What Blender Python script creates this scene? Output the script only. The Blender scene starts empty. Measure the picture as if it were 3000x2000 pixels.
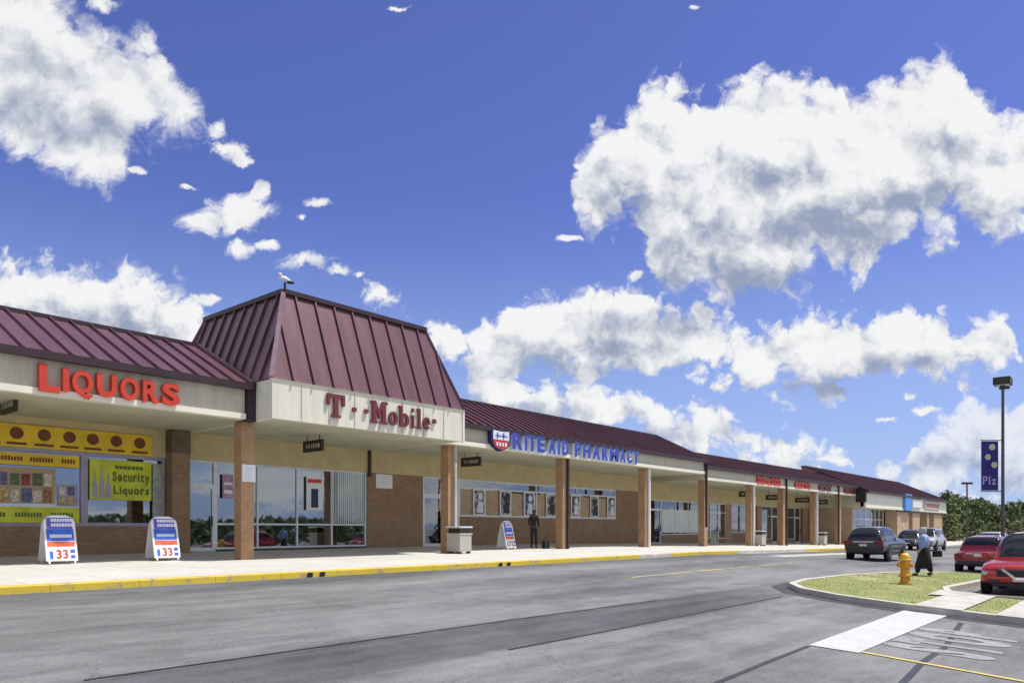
import bpy, bmesh, math, random
from mathutils import Vector, Matrix, noise
R = math.radians
sc = bpy.context.scene
C = sc.collection
random.seed(7)

# ------------------------------------------------------------------ camera
EYE = 0.91                      # eye height over the pavement at the pillars (z = 0); the lot lies lower
FPX, CX, HY = 2212.0, 1500.0, 1548.0
PH = math.atan(1900 / FPX); CP, SP = math.cos(PH), math.sin(PH)
cam = bpy.data.objects.new('camera', bpy.data.cameras.new('camera'))
C.objects.link(cam); sc.camera = cam
cam.data.sensor_width = 36; cam.data.lens = FPX / 3000 * 36
cam.data.shift_y = (HY - 1000) / 3000
cam.data.clip_start = 0.1; cam.data.clip_end = 5000
cam.location = (0, 0, EYE); cam.rotation_euler = (R(90), 0, PH - R(90))

# ------------------------------------------------------------------ sun, sky, exposure
SUN = Vector((0.305, -0.268, 0.913)).normalized()
sun = bpy.data.objects.new('sun', bpy.data.lights.new('sun', 'SUN')); C.objects.link(sun)
sun.data.energy = 4.2; sun.data.angle = R(0.5); sun.data.color = (1.0, 0.95, 0.87)
sun.rotation_euler = (-SUN).to_track_quat('-Z', 'Y').to_euler(); sun.location = (0, -20, 60)
sc.view_settings.view_transform = 'Standard'; sc.view_settings.look = 'None'
sc.view_settings.exposure = 0.26; sc.view_settings.gamma = 1
sc.view_settings.use_curve_mapping = False

W = bpy.data.worlds.new('World'); sc.world = W; W.use_nodes = True
wt = W.node_tree; wt.nodes.clear()

class NG:
    """tiny node-graph writer"""
    def __init__(self, t): self.t = t
    def n(self, kind, **kw):
        x = self.t.nodes.new(kind)
        for k, v in kw.items(): setattr(x, k, v)
        return x
    def put(self, sock, v):
        if isinstance(v, bpy.types.NodeSocket): self.t.links.new(v, sock)
        else: sock.default_value = v
    def m(self, op, a, b=None, c=None, clamp=False):
        x = self.n('ShaderNodeMath', operation=op, use_clamp=clamp)
        for i, v in enumerate((a, b, c)):
            if v is not None: self.put(x.inputs[i], v)
        return x.outputs[0]
    def v(self, op, a, b=None, c=None, out=0):
        x = self.n('ShaderNodeVectorMath', operation=op)
        for i, v in enumerate((a, b, c)):
            if v is not None: self.put(x.inputs[i], v)
        return x.outputs[out]
    def mix(self, f, a, b):
        x = self.n('ShaderNodeMix', data_type='RGBA')
        self.put(x.inputs[0], f); self.put(x.inputs[6], a); self.put(x.inputs[7], b)
        return x.outputs[2]
    def sstep(self, x, lo, hi):
        r = self.n('ShaderNodeMapRange', interpolation_type='SMOOTHSTEP')
        self.put(r.inputs[0], x); self.put(r.inputs[1], lo); self.put(r.inputs[2], hi)
        return r.outputs[0]
    def noise(self, vec, scale, detail=4, rough=.55, dist=0, dim='3D', col=False):
        x = self.n('ShaderNodeTexNoise', noise_dimensions=dim)
        self.put(x.inputs['Vector'], vec); x.inputs['Scale'].default_value = scale
        x.inputs['Detail'].default_value = detail; x.inputs['Roughness'].default_value = rough
        x.inputs['Distortion'].default_value = dist
        return x.outputs[1 if col else 0]
    def voro(self, vec, scale, detail=2, rough=.5, dim='2D'):
        x = self.n('ShaderNodeTexVoronoi', voronoi_dimensions=dim, feature='F1')
        self.put(x.inputs['Vector'], vec); x.inputs['Scale'].default_value = scale
        x.inputs['Detail'].default_value = detail; x.inputs['Roughness'].default_value = rough
        return x.outputs[0]

def build_sky():
    g = NG(wt)
    out = g.n('ShaderNodeOutputWorld'); bg = g.n('ShaderNodeBackground')
    bg.inputs['Strength'].default_value = 0.1
    wt.links.new(bg.outputs[0], out.inputs[0])
    sky = g.n('ShaderNodeTexSky', sky_type='NISHITA')
    sky.sun_disc = False; sky.sun_elevation = math.asin(SUN.z)
    sky.sun_rotation = math.atan2(SUN.x, SUN.y)
    sky.altitude = 200; sky.air_density = 1.0; sky.dust_density = 0.6; sky.ozone_density = 3.0
    hsv = g.n('ShaderNodeMix', data_type='RGBA', blend_type='MULTIPLY')
    hsv.inputs[0].default_value = 1; g.put(hsv.inputs[6], sky.outputs[0]); hsv.inputs[7].default_value = SKY_TINT
    tc = g.n('ShaderNodeTexCoord'); d = tc.outputs['Generated']
    fwd = g.v('DOT_PRODUCT', d, (CP, SP, 0), out=1); rgt = g.v('DOT_PRODUCT', d, (SP, -CP, 0), out=1)
    sep = g.n('ShaderNodeSeparateXYZ'); g.put(sep.inputs[0], d); dz = sep.outputs[2]
    blue = g.mix(g.m('MULTIPLY', g.m('SUBTRACT', 1.0, g.sstep(dz, 0.0, .42)), .74), hsv.outputs[2], (3.5, 4.9, 7.5, 1))
    fs = g.m('MAXIMUM', fwd, 0.12)
    u = g.m('DIVIDE', rgt, fs); vv = g.m('DIVIDE', dz, fs)
    cmb = g.n('ShaderNodeCombineXYZ'); g.put(cmb.inputs[0], u); g.put(cmb.inputs[1], vv); p = cmb.outputs[0]
    # wobble the coordinates so no outline is smooth
    w1 = g.noise(p, 8, 3, .55, dim='2D', col=True); w2 = g.noise(p, 36, 4, .6, dim='2D', col=True)
    pc = g.v('MULTIPLY_ADD', g.v('SUBTRACT', w1, (.5, .5, .5)), (.036, .020, 0), p)
    pw = g.v('MULTIPLY_ADD', g.v('SUBTRACT', w2, (.5, .5, .5)), (.022, .018, 0), pc)
    def UV(x, y): return (x * 1.2755 - CX) / FPX, (HY - y * 1.2755) / FPX
    def field(blobs, k, q):
        acc = None
        for x, y, rx, ry in blobs:
            (cu, cv), ru, rv = UV(x, y), rx * 1.2755 / FPX, ry * 1.2755 / FPX
            l = g.v('LENGTH', g.v('MULTIPLY_ADD', q, (1 / ru, 1 / rv, 0), (-cu / ru, -cv / rv, 0)), out=1)
            acc = l if acc is None else g.m('SMOOTH_MIN', acc, l, k)
        return acc
    sw_ = g.n('ShaderNodeSeparateXYZ'); g.put(sw_.inputs[0], pw); un = g.m('MULTIPLY_ADD', sw_.outputs[0], 1 / 1.6, .5); vn = sw_.outputs[1]
    def line(pts):                                                # height of a cloud edge along the view, as a curve
        c = g.n('ShaderNodeFloatCurve'); cm = c.mapping; cm.use_clip = False; cu = cm.curves[0]
        q = [((UV(x, y)[0]) / 1.6 + .5, UV(x, y)[1] + .1) for x, y in pts]
        q = [(min(max(x, 0), 1), y) for x, y in q]
        while len(cu.points) < len(q): cu.points.new(.5, .5)
        for pnt, (x, y) in zip(cu.points, q): pnt.location = (x, y); pnt.handle_type = 'AUTO_CLAMPED'
        cm.update(); g.put(c.inputs['Value'], un)
        return g.m('SUBTRACT', c.outputs[0], .1)
    BANKS = [  # far to near: x, top edge, bottom edge
        ([(1000,900,860),(1035,850,900),(1090,830,960),(1140,824,960),(1185,850,970),(1230,868,980),(1290,857,990),(1340,868,1000),(1385,884,1010),(1420,873,1020),(1470,888,1030),(1515,925,1040),(1560,938,1050),(1610,918,1060),(1660,933,1070),(1700,963,1080),(1780,976,1085),(1830,984,1085),(1870,1008,1085),(1910,1036,1085),(1945,1060,1080),(1975,1090,1050)], .026, 1.0),
        ([(1985,1090,1050),(2020,1058,1095),(2060,1040,1115),(2100,1000,1140),(2140,958,1150),(2200,928,1155),(2260,915,1160),(2300,903,1160),(2352,912,1160),(2500,960,1160)], .030, .75),
        ([(-120,640,900),(0,585,900),(60,573,900),(110,579,900),(160,612,900),(190,614,900),(230,608,900),(265,596,900),(300,594,900),(340,606,900),(400,645,900),(440,680,900),(480,715,900),(530,762,910),(580,805,920),(625,880,850)], .030, 1.0),
        ([(805,720,640),(830,662,700),(862,655,718),(900,668,722),(935,695,735),(965,715,770),(1000,704,830),(1050,708,862),(1100,698,878),(1150,688,890),(1200,678,895),(1260,662,890),(1330,664,884),(1400,648,884),(1450,643,876),(1490,660,868),(1560,700,866),(1650,712,875),(1750,718,890),(1810,745,872),(1860,790,862),(1900,870,830)], .026, 1.0),
        ([(1560,890,840),(1590,845,885),(1640,800,890),(1700,765,892),(1780,742,908),(1830,735,920),(1870,704,921),(1920,693,916),(1970,704,902),(2010,722,888),(2050,710,882),(2110,703,882),(2160,720,884),(2210,750,884),(2260,722,880),(2290,711,872),(2320,736,862),(2345,800,845),(2370,880,810)], .026, 1.0),
        ([(1295,560,400),(1318,360,520),(1345,330,546),(1385,266,552),(1440,246,540),(1470,196,560),(1500,174,680),(1540,168,706),(1590,206,698),(1640,190,692),(1700,176,692),(1745,157,692),(1800,154,690),(1850,176,678),(1900,175,652),(1950,182,640),(1990,186,645),(2040,182,592),(2095,146,570),(2160,128,556),(2220,142,548),(2275,208,572),(2310,264,562),(2352,262,540),(2450,300,520),(2600,460,380)], .036, 1.0)]
    RAG = [(-120,-120,300),(0,-80,346),(25,-80,382),(70,-80,398),(120,-40,424),(165,-10,446),(205,20,446),(255,52,452),(288,64,405),(320,72,348),(360,92,348),(400,130,338),(440,178,334),(470,222,322),(492,300,330),(510,360,300)]
    WSP = [(505,290,28,32),(535,340,36,36),(555,364,26,17),(250,5,55,22),(540,495,115,40),(480,505,65,32),(595,437,17,22),(558,568,36,26),(620,560,40,16),
        (720,598,66,22),(770,622,28,15),(728,468,36,14),(430,431,24,7),(808,630,20,9),(700,500,17,14),(310,395,22,9),(470,690,44,12),(925,22,26,7),(1595,16,17,10),
        (1300,545,26,8),(1885,1052,48,10),(2100,912,20,12),(2040,962,36,11),(2120,945,46,13),(1450,632,20,14)]
    GRY = [(1450,480,120,45),(1760,405,170,42),(1690,640,170,55),(1900,530,210,50),(2070,465,160,42),(2160,350,90,40),(1560,600,60,50),(90,230,170,110),(230,300,110,60),(1500,740,180,40),(1250,845,240,30),(1930,895,250,20),(1200,950,170,26),(1500,1010,200,26),(1420,800,150,28),(2080,830,120,22),(2200,1060,170,22),(150,740,330,60)]
    wsp = field(WSP, .18, pw); gry = field(GRY, .6, pc)
    pb = g.v('MULTIPLY_ADD', g.v('SUBTRACT', w2, (.5, .5, .5)), (.030, .030, 0), pc)
    b0 = g.voro(pb, 15, 3, .62); b1 = g.voro(g.v('ADD', pb, (.012, .022, 0)), 15, 3, .62)
    n0 = g.noise(pw, 22, 7, .56, dim='2D'); m0 = g.noise(pc, 15, 5, .52, dim='2D'); m1 = g.noise(g.v('ADD', pc, (.013, .026, 0)), 15, 5, .52, dim='2D')
    rough = g.m('ADD', g.m('MULTIPLY', g.m('SUBTRACT', .42, b0), .044), g.m('MULTIPLY', g.m('SUBTRACT', n0, .5), .038))
    rel = g.m('ADD', g.m('MULTIPLY', g.m('SUBTRACT', b1, b0), .68), g.m('MULTIPLY', g.m('SUBTRACT', m0, m1), 1.6))
    gr = g.m('MULTIPLY', g.m('SUBTRACT', 1.0, g.sstep(gry, -.1, 1.75)), .74)
    col = blue
    # ragged fair-weather cloud, upper left, and shreds
    t_, b_ = line([(x, t) for x, t, bo in RAG]), line([(x, bo) for x, t, bo in RAG])
    frag = g.m('MULTIPLY', g.m('SUBTRACT', g.noise(g.v('MULTIPLY', pw, (1, 1.25, 1)), 13, 9, .66, .3, dim='2D'), .5), 1.0)
    e_r = g.m('DIVIDE', g.m('SMOOTH_MIN', g.m('SUBTRACT', t_, vn), g.m('SUBTRACT', vn, b_), .03), .085)
    e_r = g.m('ADD', g.m('MINIMUM', e_r, 1.0), g.m('MULTIPLY', frag, 1.9))
    e_s = g.m('ADD', g.m('SUBTRACT', 1.06, wsp), g.m('MULTIPLY', frag, 3.0))
    a_w = g.m('MULTIPLY', g.m('MAXIMUM', g.sstep(e_r, .0, .62), g.sstep(e_s, -.05, .62)), .97)
    wlit = g.sstep(g.m('SUBTRACT', g.m('ADD', .92, g.m('MULTIPLY', rel, .75)), gr), -.42, 1.08)
    col = g.mix(a_w, col, g.mix(wlit, CLOUD_DARK, CLOUD_LIT))
    for pts, soft, dens in BANKS:
        soft *= .85
        t_, b_ = line([(x, t) for x, t, bo in pts]), line([(x, bo) for x, t, bo in pts])
        up_, dn_ = g.m('SUBTRACT', t_, vn), g.m('SUBTRACT', vn, b_)
        e = g.m('ADD', g.m('SMOOTH_MIN', g.m('MULTIPLY', up_, 1.15), g.m('MULTIPLY', dn_, .80), .012), g.m('ADD', rough, .020))
        a = g.m('MULTIPLY', g.sstep(e, -.002, soft), dens if dens < 1 else .985)
        hgt = g.m('DIVIDE', dn_, g.m('MAXIMUM', g.m('ADD', up_, dn_), .02))
        lit = g.m('ADD', g.m('ADD', .42, rel), g.m('MULTIPLY', g.sstep(hgt, -.02, .80), .62))
        lit = g.sstep(g.m('SUBTRACT', lit, gr), -.42, 1.08)
        col = g.mix(a, col, g.mix(lit, CLOUD_DARK, CLOUD_LIT))
    # sky behind and beside the camera: unseen clouds thickened for pale reflections and fill
    q = g.v('DIVIDE', d, g.m('ADD', g.m('ABSOLUTE', dz), .22))
    cn = g.noise(q, 1.3, 7, .6)
    cg = g.sstep(cn, .43, .56)
    gcol = g.mix(g.m('MULTIPLY', cg, .92), blue, g.mix(g.sstep(cn, .55, .8), CLOUD_LIT, CLOUD_DARK))
    ff = g.sstep(fwd, .45, .62)
    col = g.mix(ff, gcol, col)
    wt.links.new(col, bg.inputs[0])
SKY_TINT = (0.70, 0.67, 1.13, 1)
CLOUD_LIT = (7.7, 7.7, 7.7, 1); CLOUD_DARK = (2.6, 3.05, 4.2, 1)
build_sky()

# ------------------------------------------------------------------ the lie of the land
def cl(v, a, b): return max(a, min(b, v))
def drop(s): return .012 * (cl(s, 30, 75) - 30)
def gz(s, Y): return -.2 - .06 * (14.5 - cl(Y, 0, 14.5)) - drop(s)          # asphalt level
def sw(s, Y):                                                               # pavement level
    if Y < 20: z = -.06 + .06 * (Y - 14.8) / 5.2
    else: z = .15 * (Y - 20) / 4
    return z - drop(s)

# ------------------------------------------------------------------ helpers
class MB:
    def __init__(self): self.v = []; self.f = []; self.mi = []; self.cur = 0
    def add(self, vs, fs):
        o = len(self.v); self.v += [tuple(p) for p in vs]
        for f in fs: self.f.append([i + o for i in f]); self.mi.append(self.cur)
        return self
    def box(self, x0, x1, y0, y1, z0, z1):
        vs = [(x, y, z) for z in (z0, z1) for y in (y0, y1) for x in (x0, x1)]
        return self.add(vs, [(0,2,3,1),(4,5,7,6),(0,1,5,4),(2,6,7,3),(0,4,6,2),(1,3,7,5)])
    def quad(self, a, b, c, d): return self.add([a, b, c, d], [(0,1,2,3)])
    def prism(self, poly, y0, y1):                       # outline in x,z pushed along y
        n = len(poly)
        vs = [(x, y0, z) for x, z in poly] + [(x, y1, z) for x, z in poly]
        return self.add(vs, [tuple(range(n)), tuple(reversed(range(n, 2*n)))] + [(i, n+i, n+(i+1)%n, (i+1)%n) for i in range(n)])
    def slab(self, poly, z0, z1):                        # outline in x,y pushed along z
        n = len(poly)
        vs = [(x, y, z0) for x, y in poly] + [(x, y, z1) for x, y in poly]
        return self.add(vs, [tuple(reversed(range(n))), tuple(range(n, 2*n))] + [(i, (i+1)%n, n+(i+1)%n, n+i) for i in range(n)])
    def ring(self, cx, cz, rx, rz, ix, iz, y0, y1, a0=0, a1=360, n=20):
        o = [(cx+rx*math.cos(R(a0+(a1-a0)*i/n)), cz+rz*math.sin(R(a0+(a1-a0)*i/n))) for i in range(n+1)]
        q = [(cx+ix*math.cos(R(a0+(a1-a0)*i/n)), cz+iz*math.sin(R(a0+(a1-a0)*i/n))) for i in range(n+1)]
        for i in range(n): self.prism([o[i], o[i+1], q[i+1], q[i]], y0, y1)
        return self
    def bar(self, p, q, w, h=None, up=(0,0,1)):
        p, q = Vector(p), Vector(q); h = h or w
        d = (q-p).normalized(); u = Vector(up)
        if abs(d.dot(u)) > .95: u = Vector((1,0,0))
        s = d.cross(u).normalized(); u = s.cross(d)
        vs = [e + s*a*w/2 + u*b*h/2 for e in (p, q) for a, b in ((-1,-1),(1,-1),(1,1),(-1,1))]
        return self.add(vs, [(3,2,1,0),(4,5,6,7),(0,1,5,4),(1,2,6,5),(2,3,7,6),(3,0,4,7)])
    def tube(self, pts, rad, n=10, caps=True):
        pts = [Vector(p) for p in pts]
        rad = rad if isinstance(rad, (list, tuple)) else [rad]*len(pts)
        vs = []
        for i, p in enumerate(pts):
            d = (pts[min(i+1, len(pts)-1)] - pts[max(i-1, 0)]).normalized()
            u = Vector((0,0,1)) if abs(d.z) < .9 else Vector((1,0,0))
            s = d.cross(u).normalized(); t = d.cross(s)
            vs += [p + (s*math.cos(2*math.pi*k/n) + t*math.sin(2*math.pi*k/n))*rad[i] for k in range(n)]
        fs = [(i*n+k, i*n+(k+1)%n, (i+1)*n+(k+1)%n, (i+1)*n+k) for i in range(len(pts)-1) for k in range(n)]
        if caps: fs += [tuple(reversed(range(n))), tuple(range((len(pts)-1)*n, len(pts)*n))]
        return self.add(vs, fs)
    def build(self, name, mats, parent=None, org=None, smooth=False, bevel=0, sub=0):
        me = bpy.data.meshes.new(name)
        o = org if org is not None else (parent['_o'] if parent is not None and '_o' in parent else (0,0,0))
        me.from_pydata([(x-o[0], y-o[1], z-o[2]) for x, y, z in self.v], [], self.f)
        for m in (mats if isinstance(mats, (list, tuple)) else [mats]): me.materials.append(m)
        me.polygons.foreach_set('material_index', self.mi)
        bm = bmesh.new(); bm.from_mesh(me); bmesh.ops.recalc_face_normals(bm, faces=bm.faces); bm.to_mesh(me); bm.free()
        if smooth: me.polygons.foreach_set('use_smooth', [True]*len(me.polygons))
        ob = bpy.data.objects.new(name, me); C.objects.link(ob)
        if parent is not None: ob.parent = parent
        elif org is not None: ob.location = org
        ob['_o'] = tuple(o)
        if bevel:
            b = ob.modifiers.new('bevel', 'BEVEL'); b.width = bevel; b.segments = 2; b.limit_method = 'ANGLE'
        if sub:
            s = ob.modifiers.new('sub', 'SUBSURF'); s.levels = sub; s.render_levels = sub
        return ob

def tag(o, label=None, cat=None, group=None, kind=None):
    for k, v in (('label', label), ('category', cat), ('group', group), ('kind', kind)):
        if v: o[k] = v
    return o
def thing(name, label, cat, loc=(0,0,0), rz=0, group=None, local=False):
    o = bpy.data.objects.new(name, None); C.objects.link(o); o.location = loc; o.rotation_euler = (0,0,rz)
    o.empty_display_size = .3
    o['_o'] = (0.0,0.0,0.0) if (local or rz) else tuple(float(c) for c in loc)
    return tag(o, label, cat, group)
def dup(root, loc, label=None, rz=None):
    r = root.copy(); C.objects.link(r); r.location = loc
    if rz is not None: r.rotation_euler = (0,0,rz)
    if label: r['label'] = label
    for ch in root.children:
        c = ch.copy(); C.objects.link(c); c.parent = r
        for gch in ch.children:
            d = gch.copy(); C.objects.link(d); d.parent = c
    return r
_gly = {}
def glyph(ch, bold=0.0):
    """outline of one character as a flat filled mesh scaled to the unit box: (verts, faces, aspect)"""
    k = (ch, bold)
    if k not in _gly:
        cu = bpy.data.curves.new('t', 'FONT'); cu.body = ch; cu.offset = bold; cu.resolution_u = 4
        ob = bpy.data.objects.new('t', cu); C.objects.link(ob)
        bpy.context.view_layer.update()
        me = bpy.data.meshes.new_from_object(ob.evaluated_get(bpy.context.evaluated_depsgraph_get()))
        vs = [v.co.copy() for v in me.vertices]; fs = [list(p.vertices) for p in me.polygons]
        bpy.data.objects.remove(ob); bpy.data.curves.remove(cu); bpy.data.meshes.remove(me)
        x0, x1 = min(v.x for v in vs), max(v.x for v in vs); y0, y1 = min(v.y for v in vs), max(v.y for v in vs)
        _gly[k] = ([((v.x-x0)/(x1-x0), (v.y-y0)/(y1-y0)) for v in vs], fs, (x1-x0), (y1-y0), y0)
    return _gly[k]
def letter(mb, ch, x0, x1, z0, z1, y0, y1, bold=0.0):
    """solid letter in the x,z plane, front at y0, back at y1"""
    vs, fs = glyph(ch, bold)[:2]
    n = len(vs)
    pts = [(x0+(x1-x0)*a, y0, z0+(z1-z0)*b) for a, b in vs] + [(x0+(x1-x0)*a, y1, z0+(z1-z0)*b) for a, b in vs]
    from collections import Counter
    ed = Counter()
    for f in fs:
        for i in range(len(f)): ed[(f[i], f[(i+1)%len(f)])] += 1
    out = [tuple(f) for f in fs] + [tuple(i+n for i in reversed(f)) for f in fs]
    for (a, b) in ed:
        if (b, a) not in ed: out.append((b, a, a+n, b+n))
    mb.add(pts, out)
def word(mb, text, x0, x1, z0, z1, y0, y1, bold=0.0, gap=.14):
    ws = [.35 if c == ' ' else glyph(c, bold)[2] for c in text]
    tot = sum(ws) + gap*(len(text)-1); x = x0; k = (x1-x0)/tot
    lo = min(glyph(c, bold)[4] for c in text if c != ' '); hmax = max(glyph(c, bold)[3]+glyph(c, bold)[4] for c in text if c != ' ')-lo
    for c, w in zip(text, ws):
        if c != ' ':
            q = (glyph(c, bold)[4]-lo)/hmax; h = glyph(c, bold)[3]/hmax
            letter(mb, c, x, x+w*k, z0+(z1-z0)*q, z0+(z1-z0)*(q+h), y0, y1, bold)
        x += (w+gap)*k

# ------------------------------------------------------------------ materials
def M(name, col, rough=.6, var=.12, scale=3.0, metal=0, spec=.5, bump=0, bscale=40, stretch=(1,1,1), fine=0):
    m = bpy.data.materials.new(name); m.use_nodes = True; g = NG(m.node_tree)
    b = m.node_tree.nodes['Principled BSDF']
    tc = g.n('ShaderNodeTexCoord'); vec = g.v('MULTIPLY', tc.outputs['Object'], stretch)
    n = g.noise(vec, scale, 5, .6)
    if fine: n = g.m('ADD', g.m('MULTIPLY', n, 1-fine), g.m('MULTIPLY', g.noise(vec, scale*14, 3, .6), fine))
    f = g.sstep(n, .3, .7)
    c = g.mix(f, tuple(x*(1-var) for x in col)+(1,), tuple(min(1, x*(1+var)) for x in col)+(1,))
    g.put(b.inputs['Base Color'], c); b.inputs['Roughness'].default_value = rough
    b.inputs['Metallic'].default_value = metal; b.inputs['Specular IOR Level'].default_value = spec
    if bump:
        bp = g.n('ShaderNodeBump'); bp.inputs['Strength'].default_value = bump; bp.inputs['Distance'].default_value = .02
        g.put(bp.inputs['Height'], g.noise(tc.outputs['Object'], bscale, 4, .6)); g.put(b.inputs['Normal'], bp.outputs[0])
    return m

def asphalt(name, lo, hi, seed):
    m = bpy.data.materials.new(name); m.use_nodes = True; g = NG(m.node_tree)
    b = m.node_tree.nodes['Principled BSDF']
    geo = g.n('ShaderNodeNewGeometry'); pos = g.v('ADD', geo.outputs['Position'], (seed, seed*2, 0))
    big = g.noise(g.v('MULTIPLY', pos, (.45, 1, 1)), .35, 5, .6)
    mid = g.noise(g.v('MULTIPLY', pos, (.5, 1.3, 1)), 2.2, 5, .65)
    fine = g.noise(pos, 30, 4, .8); track = g.noise(g.v('MULTIPLY', pos, (.12, 2.2, 1)), 1.0, 4, .6)
    t = g.m('ADD', g.m('ADD', g.m('MULTIPLY', big, .38), g.m('MULTIPLY', mid, .26)), g.m('ADD', g.m('MULTIPLY', fine, .30), g.m('MULTIPLY', track, .22)))
    c = g.mix(g.sstep(t, .42, .72), lo+(1,), hi+(1,))
    c = g.mix(g.m('MULTIPLY', g.sstep(g.noise(pos, 46, 2, .8), .56, .72), .45), c, tuple(x*1.5 for x in hi)+(1,))
    c = g.mix(g.m('MULTIPLY', g.sstep(g.noise(g.v('ADD', pos, (9,4,2)), 40, 2, .8), .56, .72), .5), c, tuple(x*.5 for x in lo)+(1,))
    # strips of newer, darker surfacing
    wob = g.v('MULTIPLY_ADD', g.v('SUBTRACT', g.noise(pos, 1.6, 6, .7, col=True), (.5,.5,.5)), (.9,.34,0), geo.outputs['Position'])
    sx = g.n('ShaderNodeSeparateXYZ'); g.put(sx.inputs[0], wob); X, Y = sx.outputs[0], sx.outputs[1]
    def strip(v, a, b, fa, fb): return g.m('MULTIPLY', g.sstep(v, a-fa, a+fa), g.m('SUBTRACT', 1, g.sstep(v, b-fb, b+fb)))
    k1 = g.m('MULTIPLY', strip(Y, 6.53, 8.05, .12, .04), g.m('SUBTRACT', 1, g.sstep(X, 14, 24)))
    k2 = g.m('MULTIPLY', strip(Y, -3, 6.6, 1, .1), g.m('SUBTRACT', 1, g.sstep(X, 3.2, 6.4)))
    k3 = g.m('MULTIPLY', g.sstep(Y, 13.1, 14.5), .8)
    k4 = g.m('MULTIPLY', strip(Y, 9.3, 9.9, .3, .3), strip(X, 9, 20, 3, 3)); k5 = g.m('MULTIPLY', strip(Y, 11.3, 12.6, .5, .5), strip(X, 12, 34, 6, 5))
    k = g.m('MAXIMUM', g.m('MAXIMUM', k1, k2), g.m('MAXIMUM', k3, g.m('MULTIPLY', g.m('MAXIMUM', k4, k5), .55)))
    k = g.m('MULTIPLY', k, g.m('ADD', .62, g.m('MULTIPLY', g.noise(pos, .8, 4, .6), .5)), clamp=True)
    dk = g.n('ShaderNodeMix', data_type='RGBA', blend_type='MULTIPLY'); g.put(dk.inputs[0], k); g.put(dk.inputs[6], c); dk.inputs[7].default_value = (.47,.48,.53,1); c = dk.outputs[2]
    # fine cracks
    vo = g.n('ShaderNodeTexVoronoi', feature='DISTANCE_TO_EDGE', voronoi_dimensions='2D')
    g.put(vo.inputs['Vector'], g.v('MULTIPLY_ADD', g.noise(pos, 1.1, 4, .6, col=True), (1.6,1.6,0), pos)); vo.inputs['Scale'].default_value = .42
    cr = g.m('MULTIPLY', g.m('SUBTRACT', 1, g.sstep(vo.outputs[0], .0, .016)), g.sstep(g.noise(pos, .5, 2), .47, .6))
    c = g.mix(g.m('MULTIPLY', cr, .30), c, (.03,.03,.033,1))
    # oil drips and pale dust
    sp = g.sstep(g.noise(pos, 1.4, 6, .7), .66, .78)
    c = g.mix(g.m('MULTIPLY', sp, .35), c, (.05,.05,.052,1))
    g.put(b.inputs['Base Color'], c); b.inputs['Roughness'].default_value = .85
    b.inputs['Specular IOR Level'].default_value = .35
    bp = g.n('ShaderNodeBump'); bp.inputs['Strength'].default_value = .35; bp.inputs['Distance'].default_value = .01
    g.put(bp.inputs['Height'], g.noise(pos, 70, 3, .7)); g.put(b.inputs['Normal'], bp.outputs[0])
    return m

def brick(name, c1, c2, mortar):
    m = bpy.data.materials.new(name); m.use_nodes = True; g = NG(m.node_tree)
    b = m.node_tree.nodes['Principled BSDF']
    geo = g.n('ShaderNodeNewGeometry')
    sp = g.n('ShaderNodeSeparateXYZ'); g.put(sp.inputs[0], geo.outputs['Position'])
    cb = g.n('ShaderNodeCombineXYZ'); g.put(cb.inputs[0], g.m('ADD', sp.outputs[0], sp.outputs[1])); g.put(cb.inputs[1], sp.outputs[2])
    t = g.n('ShaderNodeTexBrick'); g.put(t.inputs['Vector'], cb.outputs[0])
    t.inputs['Scale'].default_value = 1; t.inputs['Brick Width'].default_value = .21; t.inputs['Row Height'].default_value = .075
    t.inputs['Mortar Size'].default_value = .008; t.inputs['Bias'].default_value = -.1
    t.inputs['Color1'].default_value = c1+(1,); t.inputs['Color2'].default_value = c2+(1,); t.inputs['Mortar'].default_value = mortar+(1,)
    n = g.sstep(g.noise(geo.outputs['Position'], 1.6, 5, .65), .35, .7)
    c = g.mix(g.m('MULTIPLY', n, .38), t.outputs['Color'], tuple(x*.5 for x in c1)+(1,))
    g.put(b.inputs['Base Color'], c); b.inputs['Roughness'].default_value = .85
    bp = g.n('ShaderNodeBump'); bp.inputs['Strength'].default_value = .4; bp.inputs['Distance'].default_value = .01; bp.invert = True
    g.put(bp.inputs['Height'], t.outputs['Fac']); g.put(b.inputs['Normal'], bp.outputs[0])
    return m

def worn(name, paint, under, amt=.5, scale=6, rough=.7):
    """paint worn through to what lies under it"""
    m = bpy.data.materials.new(name); m.use_nodes = True; g = NG(m.node_tree)
    b = m.node_tree.nodes['Principled BSDF']; geo = g.n('ShaderNodeNewGeometry'); pos = geo.outputs['Position']
    n = g.m('ADD', g.m('MULTIPLY', g.noise(pos, scale, 6, .7), .7), g.m('MULTIPLY', g.noise(pos, scale*9, 3, .7), .3))
    f = g.sstep(n, amt, amt+.1)
    v = g.noise(pos, 1.3, 4)
    pc = g.mix(v, tuple(x*.82 for x in paint)+(1,), tuple(min(1,x*1.1) for x in paint)+(1,))
    g.put(b.inputs['Base Color'], g.mix(f, pc, under+(1,))); b.inputs['Roughness'].default_value = rough
    return m

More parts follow.
